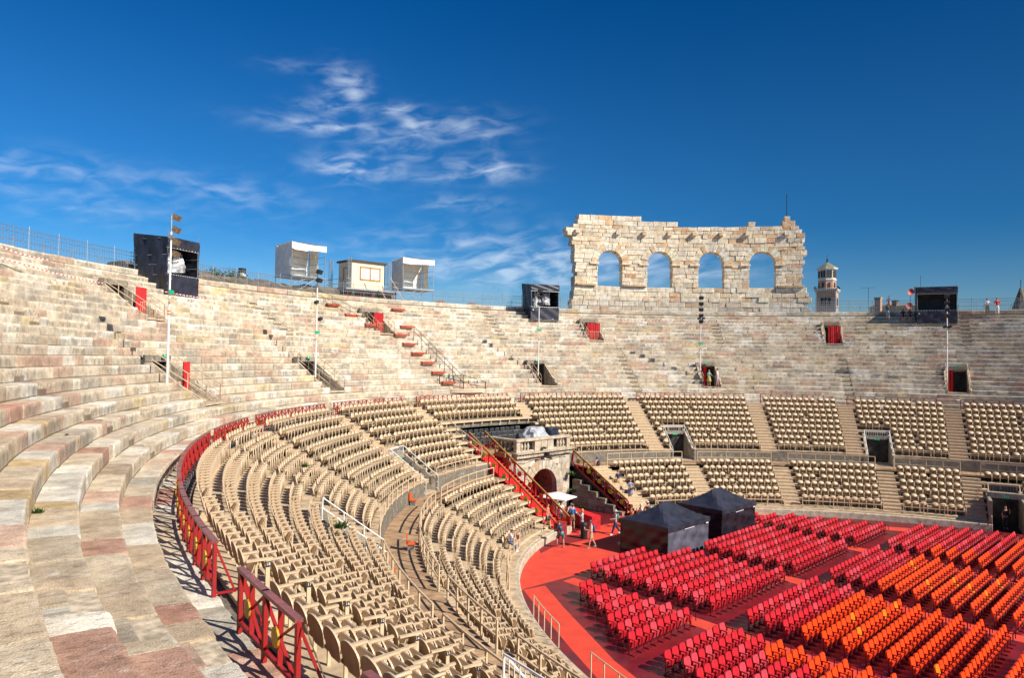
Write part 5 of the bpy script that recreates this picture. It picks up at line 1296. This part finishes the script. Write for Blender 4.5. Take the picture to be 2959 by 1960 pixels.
# white tarpaulin shelters
def white_shelter(t, d, z, w_, dp, h, legs, label, seed):
    r = thing('tarpaulin_shelter', label, 'shelter', pt(t, d, z), rzt(t)); fr = MB(); W = w_/2
    for sx in (-1, 1):
        for y in (0, dp): fr.tube((sx*W, y, -legs), (sx*W, y, h), .035, 6)
        for zz in (.75, 1.45, 2.1): fr.tube((sx*W, 0, zz), (sx*W, dp, zz), .022, 5)
    for zz in (.75, 1.4, 2.1, h-.3): fr.tube((-W, dp-.05, zz), (W, dp-.05, zz), .022, 5)
    fr.tube((-W*.35, dp-.4, 0), (-W*.35, dp-.4, h), .025, 5)
    fr.tube((-W, 0, -legs+.3), (W*.55, 0, 0), .03, 5); fr.tube((-W, 0, -.9), (W*.3, 0, .1), .03, 5)
    fr.ob('frame', M['steel'], r); MB().box((0, dp/2, -.06), (w_+.15, dp+.2, .16)).ob('deck', M['steel'], r)
    rs_ = np.random.RandomState(seed)
    def sheet(f, nm, nu=14, nv=12):
        v = [tuple(f(i/nu, j/nv)) for j in range(nv+1) for i in range(nu+1)]; mb = MB(); mb.add(v, [(j*(nu+1)+i, j*(nu+1)+i+1, (j+1)*(nu+1)+i+1, (j+1)*(nu+1)+i) for j in range(nv) for i in range(nu)]); mb.ob(nm, M['whitefab'], r, smooth=True)
    wv = lambda u, v: .04*math.sin(u*9+v*5+seed)+.03*math.sin(u*17-v*9)
    sheet(lambda u, v: (-W-.06+wv(u, v), dp-u*dp, .0+(h-.02-.28*(1-u))*v), 'side_sheet'); sheet(lambda u, v: (W+.05+wv(u, v), dp*(1-u*.55), .0+(h-.25)*v), 'side_sheet')
    sheet(lambda u, v: (-W+w_*u*.98, dp+.06+wv(u, v), (h-.15)*v), 'rear_sheet'); sheet(lambda u, v: (-W-.08+(w_+.16)*u, -.08+(dp+.1)*v, h+.04-.22*v-.10*math.sin(math.pi*v)*math.sin(math.pi*u)-.16*u*0), 'roof_sheet')
    sheet(lambda u, v: (-W-.08+(w_+.16)*u, -.09+.03*math.sin(u*12), h+.03-(.62+.05*math.sin(u*7)-.06*u)*v-.08*math.sin(math.pi*u)), 'front_flap')
    return r
white_shelter(1.6575, 31.3, 19.85, 3.85, 2.6, 3.15, 2.3, 'white tarpaulin shelter on scaffold legs left of the cabin', 2)
white_shelter(1.462, 31.3, 19.70, 3.75, 2.6, 3.3, 1.9, 'white tarpaulin shelter on scaffold legs right of the cabin', 5)

# ------------------------------------------------------------------ lamp posts
def lampost(t, d, z, h, label, heads, signz=None, arms=()):
    r = thing('lamp_post', label, 'lamp post', pt(t, d, z), rzt(t), 'tall white lamp posts in the tiers'); MB().tube((0, 0, -.1), (0, 0, h), .058, 8, r2=.045).ob('pole', M['white'], r)
    f = MB(); f.tube((0, 0, h), (0, 0, h+.9), .03, 6); f.box((0, -.03, h-.25), (.26, .22, .16)); f.ob('bracket', M['steel'], r)
    for k in range(heads):
        z_ = h+.75-k*.62; hd = MB(); x = .22 if heads > 3 and k < 4 and 'left foreground' in label else 0
        hd.box((x, -.16, z_), (.44, .26, .30), M=Matrix.Rotation(R(25), 3, 'X')); hd.box((x, -.0, z_-.02), (.08, .2, .08)); hd.ob('lamp_head', M['rust'] if 'left foreground' in label else M['dark'], r)
    for (z_, x) in arms: MB().box((x, -.1, z_), (.34, .2, .22), M=Matrix.Rotation(R(-20), 3, 'Y')).ob('lamp_head', M['dark'], r)
    if signz: 
        s = MB(); s.box((-.02, -.1, signz), (.52, .05, .2)); s.ob('exit_sign', M['green'], r); MB().box((.05, -.1, signz-.42), (.62, .05, .2)).ob('notice_board', M['beige'], r)
    bd = MB()
    for z_ in (h*.45, h*.47): bd.tube((0, 0, z_), (0, 0, z_+.06), .085, 8)
    bd.ob('band', M['amber'], r); return r
lampost(2.232, 18.25, 10.66, 7.6, 'tall white lamp post in the left foreground with four floodlights', 4, 4.55)
lampost(1.866, 18.0, 10.66, 6.9, 'white lamp post left of the long handrail stair', 2, 3.2, ((5.4, -.2), (4.2, .3)))
lampost(1.334, 18.1, 10.66, 7.5, 'white lamp post in front of the middle black scaffold', 3, 4.4)
lampost(.959, 18.0, 10.66, 7.4, 'white lamp post below the ruined arches', 5, 3.4, ((6.0, -.2), (6.0, .25)))
lampost(.445, 18.2, 10.66, 7.4, 'white lamp post in front of the right black scaffold', 4, None, ((5.2, -.2), (5.2, .2)))

# ------------------------------------------------------------------ red timber steps and curved balcony
for k, (t, d, z) in enumerate(((1.617, 25.09, 15.0), (1.575, 23.7, 14.12), (1.575, 22.35, 13.26), (1.575, 21.0, 12.4), (1.573, 19.65, 11.54), (1.570, 18.3, 10.67), (1.568, 16.95, 9.81), (1.635, 26.7, 15.9), (1.650, 28.3, 16.9), (1.528, 28.3, 16.9), (1.546, 25.1, 15.0))):
    b = thing('timber_step', f'red timber half step laid on the stone tiers, {ord2[k]} of the flight', 'step', pt(t, d-.32, z-.02), rzt(t), 'red timber steps'); MB().box((0, 0, .17), (1.45, .34, .14)).ob('tread', M['terra'], b); MB().box((0, .03, .05), (1.3, .26, .12)).ob('riser', M['terra'], b)
hr = MB(); a, b = pt(1.545, 23.6, 14.1), pt(1.538, 16.6, 9.6)
for z in (1.05, .55): hr.tube(a+Vector((0, 0, z)), b+Vector((0, 0, z)), .028, 6)
for k in range(7): p = a.lerp(b, k/6); hr.tube(p-Vector((0, 0, .1)), p+Vector((0, 0, 1.05)), .028, 6)
tag(hr.ob('handrail', M['rust']), 'long dark handrail descending the tiers beside the red timber steps', 'handrail')
hr = MB(); a, b = pt(1.665, 29.5, 17.6), pt(1.60, 24.0, 14.2)
for z in (1.05, .55): hr.tube(a+Vector((0, 0, z)), b+Vector((0, 0, z)), .024, 6)
for k in range(5): p = a.lerp(b, k/4); hr.tube(p-Vector((0, 0, .1)), p+Vector((0, 0, 1.05)), .026, 6)
tag(hr.ob('handrail', M['rust']), 'rusty handrail under the site cabin', 'handrail')
for (x0_, x1_, l) in ((1.53, 1.552, 'first'), (1.497, 1.52, 'second')):
    pr_ = MB(); pr_.bar(pt(x0_, 30.0, 18.0), pt(x1_, 30.6, 20.6), .09, .05); tag(pr_.ob('timber_prop', M['beige']), f'{l} leaning timber prop in front of the cabin', 'prop')
bc = thing('curved_balcony', 'pale curved balcony with dark railings on the lower stone tiers', 'balcony', pt(1.532, 16.2, 9.0), rzt(1.532)); sh = MB(); n = 16; vs = []
for k in range(n+1):
    a = math.pi*(.08+.84*k/n); x = 2.0*math.cos(a); y = -1.35*math.sin(a)
    vs += [(x, y+.25, .05), (x*1.02, y*1.06+.2, .36), (x*.97, y*.97+.25, .38)]
sh.add(vs, [(3*k+j, 3*k+3+j, 3*k+4+j, 3*k+1+j) for k in range(n) for j in (0, 1)]); sh.add([(v[0]*.98, v[1]*.98, .06) for v in vs[::3]]+[(-1.8, 1.2, .06), (1.8, 1.2, .06)], [tuple(range(n+3))]); sh.ob('shell', M['cream'], bc)
bu = MB(); bu.box((0, .5, -.25), (2.6, 1.3, .6)); bu.ob('base', M['dark'], bc)
br_ = MB()
for x in (-2.3, -1.25, -.75, .35, 1.0, 2.0): br_.bar((x, .9, 0), (x, .9, 1.55 if x < .5 else 1.1), .06, .06)
for x in (-.55, 2.0): br_.bar((x, -.3, .3), (x, -.3, 1.0), .06, .06)
br_.tube((-2.3, .9, 1.55), (.35, .9, 1.55), .03, 6); br_.tube((-2.3, .9, 1.5), (-.55, -.3, 1.0), .03, 6); br_.tube((.35, .9, 1.55), (2.0, -.3, 1.0), .03, 6); br_.tube((-.55, -.3, 1.0), (2.0, -.3, 1.0), .03, 6); br_.tube((.35, .9, .9), (2.0, -.3, .45), .025, 6); br_.tube((-2.3, .9, .9), (-.55, -.3, .45), .025, 6)
br_.ob('railing', M['dark'], bc)

# ------------------------------------------------------------------ striped tapes, weeds and small things
def tape(p, q, sag, label, n=60):
    p, q = Vector(p), Vector(q); r = MB(); w_ = MB()
    f = lambda u: p.lerp(q, u)-Vector((0, 0, sag*4*u*(1-u)))
    for k in range(n):
        a, b = f(k/n), f((k+1)/n); (r if k % 2 else w_).bar(a, b, .01, .045)
    o = w_.ob('barrier_tape', M['tapewhite']); tag(o, label, 'barrier tape', 'red and white barrier tapes'); r.ob('red_stripes', M['tapered'], o)
tape(pt(2.30, 28.0, 17.6), pt(2.03, 27.3, 16.5), .35, 'red and white tape sagging across the tiers at the upper left', 90)
tape(pt(2.18, 29.6, 18.25), pt(2.10, 29.0, 17.65), .2, 'short red and white tape under the fence at the left edge', 30)
tape(pt(1.10, 28.0, 16.95), pt(.70, 28.2, 16.75), .1, 'long red and white tape under the ruined wing', 110)
tape(pt(.63, 25.5, 15.3), pt(.545, 20.6, 12.3), .3, 'slanting red and white tape right of the upper doorway', 50)
tape(pt(.545, 20.5, 12.3), pt(.46, 19.0, 12.0), .05, 'level red and white tape reaching the right lamp post', 30)
tape(pt(1.97, 27.0, 16.5), pt(1.89, 27.2, 16.4), .02, 'short red and white tape on the hem of the left scaffold', 26)
def weed(x, y, z, s, label, seed):
    rs_ = np.random.RandomState(seed); f = MB()
    for k in range(70):
        a = rs_.uniform(0, 6.28); l = s*rs_.uniform(.4, 1); p = Vector((rs_.normal(0, s*.2), rs_.normal(0, s*.2), 0)); u = Vector((math.cos(a), math.sin(a), rs_.uniform(.5, 1.6))).normalized()*l; v = Vector((-math.sin(a), math.cos(a), 0))*s*.10
        f.add([tuple(p), tuple(p+u*.5+v), tuple(p+u), tuple(p+u*.5-v)], [(0, 1, 2, 3)])
    tag(f.ob('weed', M['leaf'], None, loc=(x, y, z)), label, 'weed', 'weeds in the joints')
for k, (px_, l, s) in enumerate((((-37.9, 14.9, 9.37), 'bright green weed in the joint at the left foreground', .16), ((-35.5, 23.5, 9.8), 'tiny weed farther along the second step', .08), ((4.45, 38.9, 2.6), 'green creeper at the right jamb of the arch', .5), ((4.6, 38.9, 1.2), 'green creeper low at the right side of the arch', .45), ((1.3, 39.1, 5.0), 'thin creeper hanging on the balustrade', .3), ((3.2, 39.0, .5), 'weed on the ledge at the foot of the arch', .35), ((-27.3, 22.6, 6.1), 'green weed under the upper seats', .4), ((-24.6, 30.0, 7.1), 'weed between the deck boards', .3))): weed(*px_, s, l, 60+k)
def orange_seat(x, y, z, rz, label):
    r = thing('orange_chair', label, 'seat', (x, y, z), rz, 'orange plastic seats'); MB().box((0, 0, .30), (.42, .40, .05)).ob('seat', M['orangeplastic'], r); MB().box((0, .2, .52), (.42, .05, .42)).ob('backrest', M['orangeplastic'], r); MB().box((0, .02, .14), (.3, .3, .28)).ob('base', M['steel'], r)
for k, (t, d, l) in enumerate(((2.05, 6.95, 'orange plastic seat at the far end of the walkway bend'), (2.345, 5.85, 'orange plastic seat against the walkway rail'), (2.46, 7.0, 'orange plastic seat by the nearer white railed opening'))): p = pt(t, d); orange_seat(p.x, p.y, 3.35, rzt(t), l)
# ------------------------------------------------------------------ people
PM = {}
def pmat(c):
    k = tuple(c)
    if k not in PM: PM[k] = mat('cloth_colour', c, .8, var=.12, scale=14)
    return PM[k]
SKIN = (.50, .27, .18)
def skin_mesh(nodes, edges, name, m_, parent, sub=2):
    """continuous surface grown round a skeleton"""
    me = bpy.data.meshes.new('t'); me.from_pydata([n[0] for n in nodes], edges, []); o = bpy.data.objects.new('t', me); col.objects.link(o)
    sk = o.modifiers.new('s', 'SKIN'); sk.use_smooth_shade = True
    for i, n in enumerate(nodes):
        v = me.skin_vertices[0].data[i]; r = n[1]; v.radius = (r, r) if not isinstance(r, tuple) else r; v.use_root = (i == 0)
    sb = o.modifiers.new('u', 'SUBSURF'); sb.levels = sub; sb.render_levels = sub
    dg = bpy.context.evaluated_depsgraph_get(); ev = o.evaluated_get(dg); m2 = bpy.data.meshes.new_from_object(ev, depsgraph=dg)
    bpy.data.objects.remove(o); bpy.data.meshes.remove(me); m2.name = name; m2.materials.clear(); m2.materials.append(m_)
    for p in m2.polygons: p.use_smooth = True
    r = bpy.data.objects.new(name, m2); col.objects.link(r); r.parent = parent; return r
def rotx(v, a, c):  # forward swing about joint c
    y, z = v.y-c.y, v.z-c.z; return Vector((v.x, c.y+y*math.cos(a)-z*math.sin(a), c.z+y*math.sin(a)+z*math.cos(a)))
def person(loc, rz, label, top, bottom, hair=(.06, .035, .02), h=1.72, legs=((5, 0), (-5, 0)), arms=((5, 20), (5, 20)), lean=0, long=False, skirt=False, hat=None, pack=None, shoes=(.08, .07, .06), sleeves=.45, head=0, longhair=False, sit=False, hold=None, group=None):
    r = thing('person', label, 'person', loc, R(rz), group); s = h/1.72; V = lambda x, y, z: Vector((x, y, z))*s
    ln = R(lean)
    hipz = .93
    pel = V(0, 0, hipz); up_ = lambda x, y, z: rotx(V(x, y, z), -ln, pel)     # lean forward
    nodes = [(pel, (.125*s, .10*s)), (up_(0, 0, 1.10), (.115*s, .09*s)), (up_(0, 0, 1.30), (.14*s, .10*s)), (up_(0, 0, 1.42), (.10*s, .075*s)), (up_(0, .01, 1.50), .05*s)]
    E = [(0, 1), (1, 2), (2, 3), (3, 4)]
    hd = R(head); nk = up_(0, .01, 1.50); H = lambda x, y, z: rotx(up_(x, y, z), -hd, nk)
    nodes += [(H(0, .025, 1.56), .068*s), (H(0, .01, 1.64), (.076*s, .092*s)), (H(0, 0, 1.70), .06*s), (H(0, .115, 1.61), .014*s), (H(.082, .0, 1.62), .015*s), (H(-.082, .0, 1.62), .015*s)]
    E += [(4, 5), (5, 6), (6, 7), (6, 8), (6, 9), (6, 10)]
    J = {}
    for k, sx in enumerate((-1, 1)):
        th, kn = legs[k]; hp = V(sx*.095, 0, hipz-.03); a = R(th); kn_ = rotx(hp-V(0, 0, .43), a, hp); an = rotx(kn_-V(0, 0, .42), a-R(kn), kn_); an = kn_+(Vector((0, math.sin(a-R(kn)), -math.cos(a-R(kn))))*.42*s); kn_ = hp+(Vector((0, math.sin(a), -math.cos(a)))*.43*s); an = kn_+(Vector((0, math.sin(a-R(kn)), -math.cos(a-R(kn))))*.42*s)
        b = len(nodes); nodes += [(hp, .088*s), (kn_, .056*s), (kn_.lerp(an, .4)+V(0, -.012, 0), .054*s), (an, .036*s), (an+V(0, .07, -.05), .038*s), (an+V(0, .16, -.06), .032*s)]
        E += [(0, b), (b, b+1), (b+1, b+2), (b+2, b+3), (b+3, b+4), (b+4, b+5)]; J[k] = (hp, kn_, an)
        fw_, el = arms[k]; sh = up_(sx*.185, 0, 1.40); a = R(fw_); ea = sh+Vector((sx*.05, math.sin(a)*.27, -math.cos(a)*.27))*s; a2 = a+R(el); wr = ea+Vector((-sx*.05 if el > 60 else 0, math.sin(a2)*.25, -math.cos(a2)*.25))*s
        d = (wr-ea).normalized(); pm = wr+d*.05*s; side = Vector((0, d.z, -d.y)); b = len(nodes)
        nodes += [(sh, .058*s), (ea, .042*s), (wr, .028*s), (pm, (.036*s, .018*s))]; E += [(3, b), (b, b+1), (b+1, b+2), (b+2, b+3)]
        for q in range(4):
            o = side*((q-1.5)*.020*s); L = (.062, .072, .068, .052)[q]*s; i0 = len(nodes); nodes += [(pm+d*.035*s+o, .0095*s), (pm+d*(.035*s+L)+o-Vector((sx, 0, 0))*.012*s, .007*s)]; E += [(b+3, i0), (i0, i0+1)]
        i0 = len(nodes); nodes += [(wr+d*.03*s+side*.035*s, .011*s), (wr+d*.075*s+side*.055*s, .009*s)]; E += [(b+2, i0), (i0, i0+1)]; J['a%d' % k] = (sh, ea, wr, pm)
    skin_mesh(nodes, E, 'body', pmat(SKIN), r, 1)
    # shirt
    n2 = [(pel+V(0, 0, .02), (.145*s, .12*s)), (up_(0, 0, 1.10), (.14*s, .115*s)), (up_(0, 0, 1.30), (.165*s, .125*s)), (up_(0, 0, 1.42), (.115*s, .09*s)), (up_(0, .005, 1.475), .062*s)]; e2 = [(0, 1), (1, 2), (2, 3), (3, 4)]
    for k in (0, 1):
        sh, ea, wr, pm = J['a%d' % k]; b = len(n2); n2 += [(sh, .074*s), (sh.lerp(ea, min(1, sleeves*2)), .062*s)]; e2 += [(3, b), (b, b+1)]
        if sleeves > .6: n2 += [(ea.lerp(wr, .85), .042*s)]; e2 += [(b+1, b+2)]
    skin_mesh(n2, e2, 'shirt', pmat(top), r, 1)
    if skirt:
        sk = MB(); sk.lathe([(.15*s, 1.02*s), (.19*s, .85*s), (.25*s, .50*s), (.24*s, .49*s), (.14*s, .95*s)], n=12); sk.ob('skirt', pmat(bottom), r, smooth=True)
    else:
        n3 = [(pel+V(0, 0, .06), (.14*s, .115*s)), (pel-V(0, 0, .05), (.15*s, .12*s))]; e3 = [(0, 1)]
        for k in (0, 1):
            hp, kn_, an = J[k]; b = len(n3); n3 += [(hp.lerp(kn_, .25), .105*s), (hp.lerp(kn_, .88), .088*s)]; e3 += [(1, b), (b, b+1)]
            if long: n3 += [(kn_.lerp(an, .9), .062*s)]; e3 += [(b+1, b+2)]
        skin_mesh(n3, e3, 'trousers', pmat(bottom), r, 1)
    sh_ = MB()
    for k in (0, 1):
        an = J[k][2]; sh_.lathe([(0, -.05), (.055, -.05), (.05, .03), (0, .04)], (0, 0, 0), 8); sh_.v[-32:] = [(x*.9*s+an.x, (y*1.9+.06)*s+an.y, (z-.03)*s+an.z) for x, y, z in sh_.v[-32:]]
    sh_.ob('shoes', pmat(shoes), r)
    hc = H(0, -.012, 1.665); hr_ = MB(); pr_ = [(.0, .085), (.05, .075), (.085, .03), (.095, -.02), (.088, -.05), (.06, -.06), (0, -.055)] if not longhair else [(.0, .085), (.05, .075), (.09, .03), (.10, -.04), (.10, -.13), (.07, -.17), (0, -.15)]
    hr_.lathe([(a*s, b*s) for a, b in pr_], (hc.x, hc.y-.012*s, hc.z), 10); hr_.ob('hair', pmat(hair), r, smooth=True)
    ft = MB()
    for x in (-.03, .03): p = H(x, .093, 1.635); ft.box(p, (.02*s, .008, .009*s))
    p = H(0, .095, 1.565); ft.box(p, (.035*s, .008, .007*s)); ft.ob('eyes_and_mouth', pmat((.10, .03, .03)), r)
    if hat: 
        hm = MB(); t = H(0, 0, 1.70); kind, c = hat
        hm.lathe([(0, .085), (.07, .075), (.098, .02), (.10, -.03)]+([(.19, -.04), (.19, -.05), (.09, -.04)] if kind == 'brim' else [(.09, -.03)]), tuple(t), 12)
        if kind == 'cap': p = H(0, .13, 1.68); hm.box(p, (.14*s, .12*s, .012))
        hm.ob('hat', pmat(c), r, smooth=True)
    if pack: c = up_(0, -.17, 1.25); b = MB(); b.lathe([(0, .24), (.10, .22), (.15, .10), (.16, -.12), (.12, -.22), (0, -.23)], (0, 0, 0), 10); b.v = [(x*s+c.x, y*.6*s+c.y, z*s+c.z) for x, y, z in b.v]; b.ob('backpack', pmat(pack), r, smooth=True)
    if hold: 
        p = J['a1'][3]; b = MB(); b.box((p.x*.5, p.y+.04, p.z+.03), hold[1]); b.ob(hold[0], pmat(hold[2]), r)
    # lower the figure so that the lower foot rests on what carries it
    if not sit:
        low = min(J[0][2].z, J[1][2].z)-.085*s
        for ch_ in r.children: ch_.location.z = -low
    return r
G = 'visitors'
person((-5.0, 33.0, .72), -150, 'man in salmon shirt and dark shorts walking down beside the red staircase rail', (.72, .20, .13), (.02, .03, .05), legs=((18, 10), (-14, 8)), arms=((10, 20), (-8, 25)))
person((-5.75, 31.05, .01), 10, 'man in navy tee and teal shorts with one foot on the lowest step', (.02, .04, .10), (.01, .16, .19), hair=(.12, .08, .05), legs=((58, 66), (-4, 0)), arms=((30, 60), (10, 30)), lean=22, shoes=(.25, .27, .28))
person((-1.35, 33.9, .005), -30, 'man in blue denim jacket and brown shorts by the red counter', (.03, .16, .36), (.20, .12, .06), hat=('cap', (.14, .12, .11)), sleeves=.9, arms=((15, 60), (15, 60)), long=False)
person((-1.75, 32.7, .005), 60, 'blonde woman in grey tee and pale jeans raising a camera', (.50, .53, .57), (.28, .40, .62), hair=(.50, .30, .10), longhair=True, long=True, arms=((50, 95), (45, 95)), shoes=(.5, .45, .4), hold=('camera', (.14, .08, .09), (.5, .5, .5)), h=1.66)
person((-4.35, 29.8, .005), 50, 'man in pale pink shirt and khaki shorts with a blue backpack reading beside the bin', (.62, .42, .38), (.40, .36, .24), hat=('cap', (.10, .10, .11)), pack=(.03, .07, .20), legs=((14, 6), (-16, 14)), arms=((20, 80), (20, 85)), head=18, shoes=(.12, .30, .26), hold=('guidebook', (.16, .02, .12), (.7, .7, .7)))
person((-.30, 30.9, .005), 62, 'walking man in brimmed hat, plaid vest and dark jeans on the carpet', (.30, .38, .42), (.02, .03, .08), hat=('brim', (.42, .42, .32)), pack=(.10, .22, .17), long=True, legs=((24, 6), (-22, 16)), arms=((30, 60), (-12, 20)), shoes=(.7, .7, .68))
person((-1.15, 35.2, .005), 150, 'person in white shirt standing behind the handrail under the parasol', (.72, .70, .66), (.05, .05, .06), long=True)
person((-.55, 34.7, .005), 120, 'person in white top and dark trousers behind the copper disc handrail', (.70, .68, .66), (.04, .04, .05), long=True, arms=((30, 70), (20, 60)), h=1.62)
person((6.25, 37.7, 2.35), 0, 'man in pink shirt and blue hat climbing the steps with a dark backpack', (.68, .30, .28), (.04, .05, .06), hat=('brim', (.08, .14, .28)), pack=(.04, .04, .05), long=True, legs=((35, 40), (-8, 0)), sleeves=.6)
person((6.3, 35.6, 1.55), 178, 'man in navy tee and tan shorts descending the steps right of the arch', (.02, .045, .10), (.46, .29, .13), legs=((20, 25), (-10, 5)), arms=((25, 50), (-15, 20)))
person((6.3, 34.4, .98), 165, 'woman in blue grey dress standing on the lower steps right of the arch', (.20, .24, .38), (.20, .24, .38), skirt=True, hair=(.20, .08, .04), longhair=True, arms=((10, 60), (10, 40)), hold=('handbag', (.2, .1, .18), (.08, .02, .03)), h=1.66)
person((3.6, 30.9, .005), -20, 'visitor in red top and white cap with backpack behind the gazebos', (.48, .02, .05), (.05, .06, .10), hat=('cap', (.72, .72, .70)), pack=(.04, .08, .10), long=True, arms=((20, 70), (40, 30)))
person((2.6, 30.8, .005), 60, 'grey haired person in white shirt behind the left gazebo', (.70, .68, .60), (.30, .28, .22), hair=(.62, .60, .55), long=True)
person((2.0, 31.2, .005), 100, 'person in orange top holding up a phone behind the left gazebo', (.70, .20, .05), (.10, .08, .07), hair=(.12, .06, .03), arms=((60, 90), (60, 90)), h=1.5, hold=('phone', (.08, .02, .14), (.02, .02, .02)))
p_ = pt(2.005, 1.42, LZ(5)-.40); person(tuple(p_), -118, 'woman in white top and jeans sitting on a front row beige seat', (.66, .63, .66), (.03, .13, .34), hair=(.10, .05, .03), legs=((84, 78), (78, 74)), arms=((25, 70), (25, 75)), long=True, sit=True, lean=12, head=20, shoes=(.7, .7, .7), h=1.64, hold=('handbag', (.26, .14, .2), (.16, .02, .04)))
person((25.35, 38.35, 9.62), 160, 'woman in green top and yellow skirt in the middle doorway', (.10, .35, .25), (.50, .45, .12), skirt=True, hair=(.35, .18, .06), longhair=True, arms=((20, 60), (10, 30)), h=1.62)
person((25.95, 37.75, 9.62), 20, 'man in white tee and lavender shorts in the middle doorway', (.70, .70, .70), (.35, .34, .62), h=1.80)
person((47.3, 28.05, 18.2), 70, 'man in bright blue tee and orange shorts standing on the rim', (.03, .22, .58), (.75, .16, .02), arms=((40, 70), (30, 80)), h=1.75)
person((45.3, 27.55, 17.15), -60, 'person in dark tee and blue shorts with backpack below the blue clad man', (.03, .06, .08), (.10, .28, .50), pack=(.03, .06, .08), h=1.70)
for (q, rz_, l, c, c2) in (((46.45, 26.35, 16.62), 110, 'person in black sitting on the top tier, left one', (.015, .015, .02), (.02, .02, .03)), ((46.7, 25.75, 16.62), 118, 'person in dark top and bare legs sitting near the right scaffold', (.05, .03, .03), (.03, .02, .02))): person(q, rz_, l, c, c2, legs=((82, 80), (82, 80)), arms=((30, 70), (30, 70)), sit=True, longhair=True, lean=10)
person((49.5, 18.95, 17.58), 125, 'visitor in white tee and khaki trousers on the top tier at the right', (.62, .60, .66), (.26, .22, .15), long=True, arms=((0, 70), (0, 70)), h=1.78)
person((49.65, 18.1, 17.58), 118, 'visitor in red shirt and white trousers on the top tier at the right', (.60, .01, .02), (.72, .70, .72), long=True, arms=((15, 60), (5, 20)), h=1.80)
p_ = pt(.375, 1.3, 0.05); person(tuple(p_), 120, 'woman in black top raising her hand in the gateway at the right', (.02, .02, .02), (.02, .02, .03), long=True, arms=((50, 110), (5, 15)), hair=(.18, .08, .04), h=1.66)
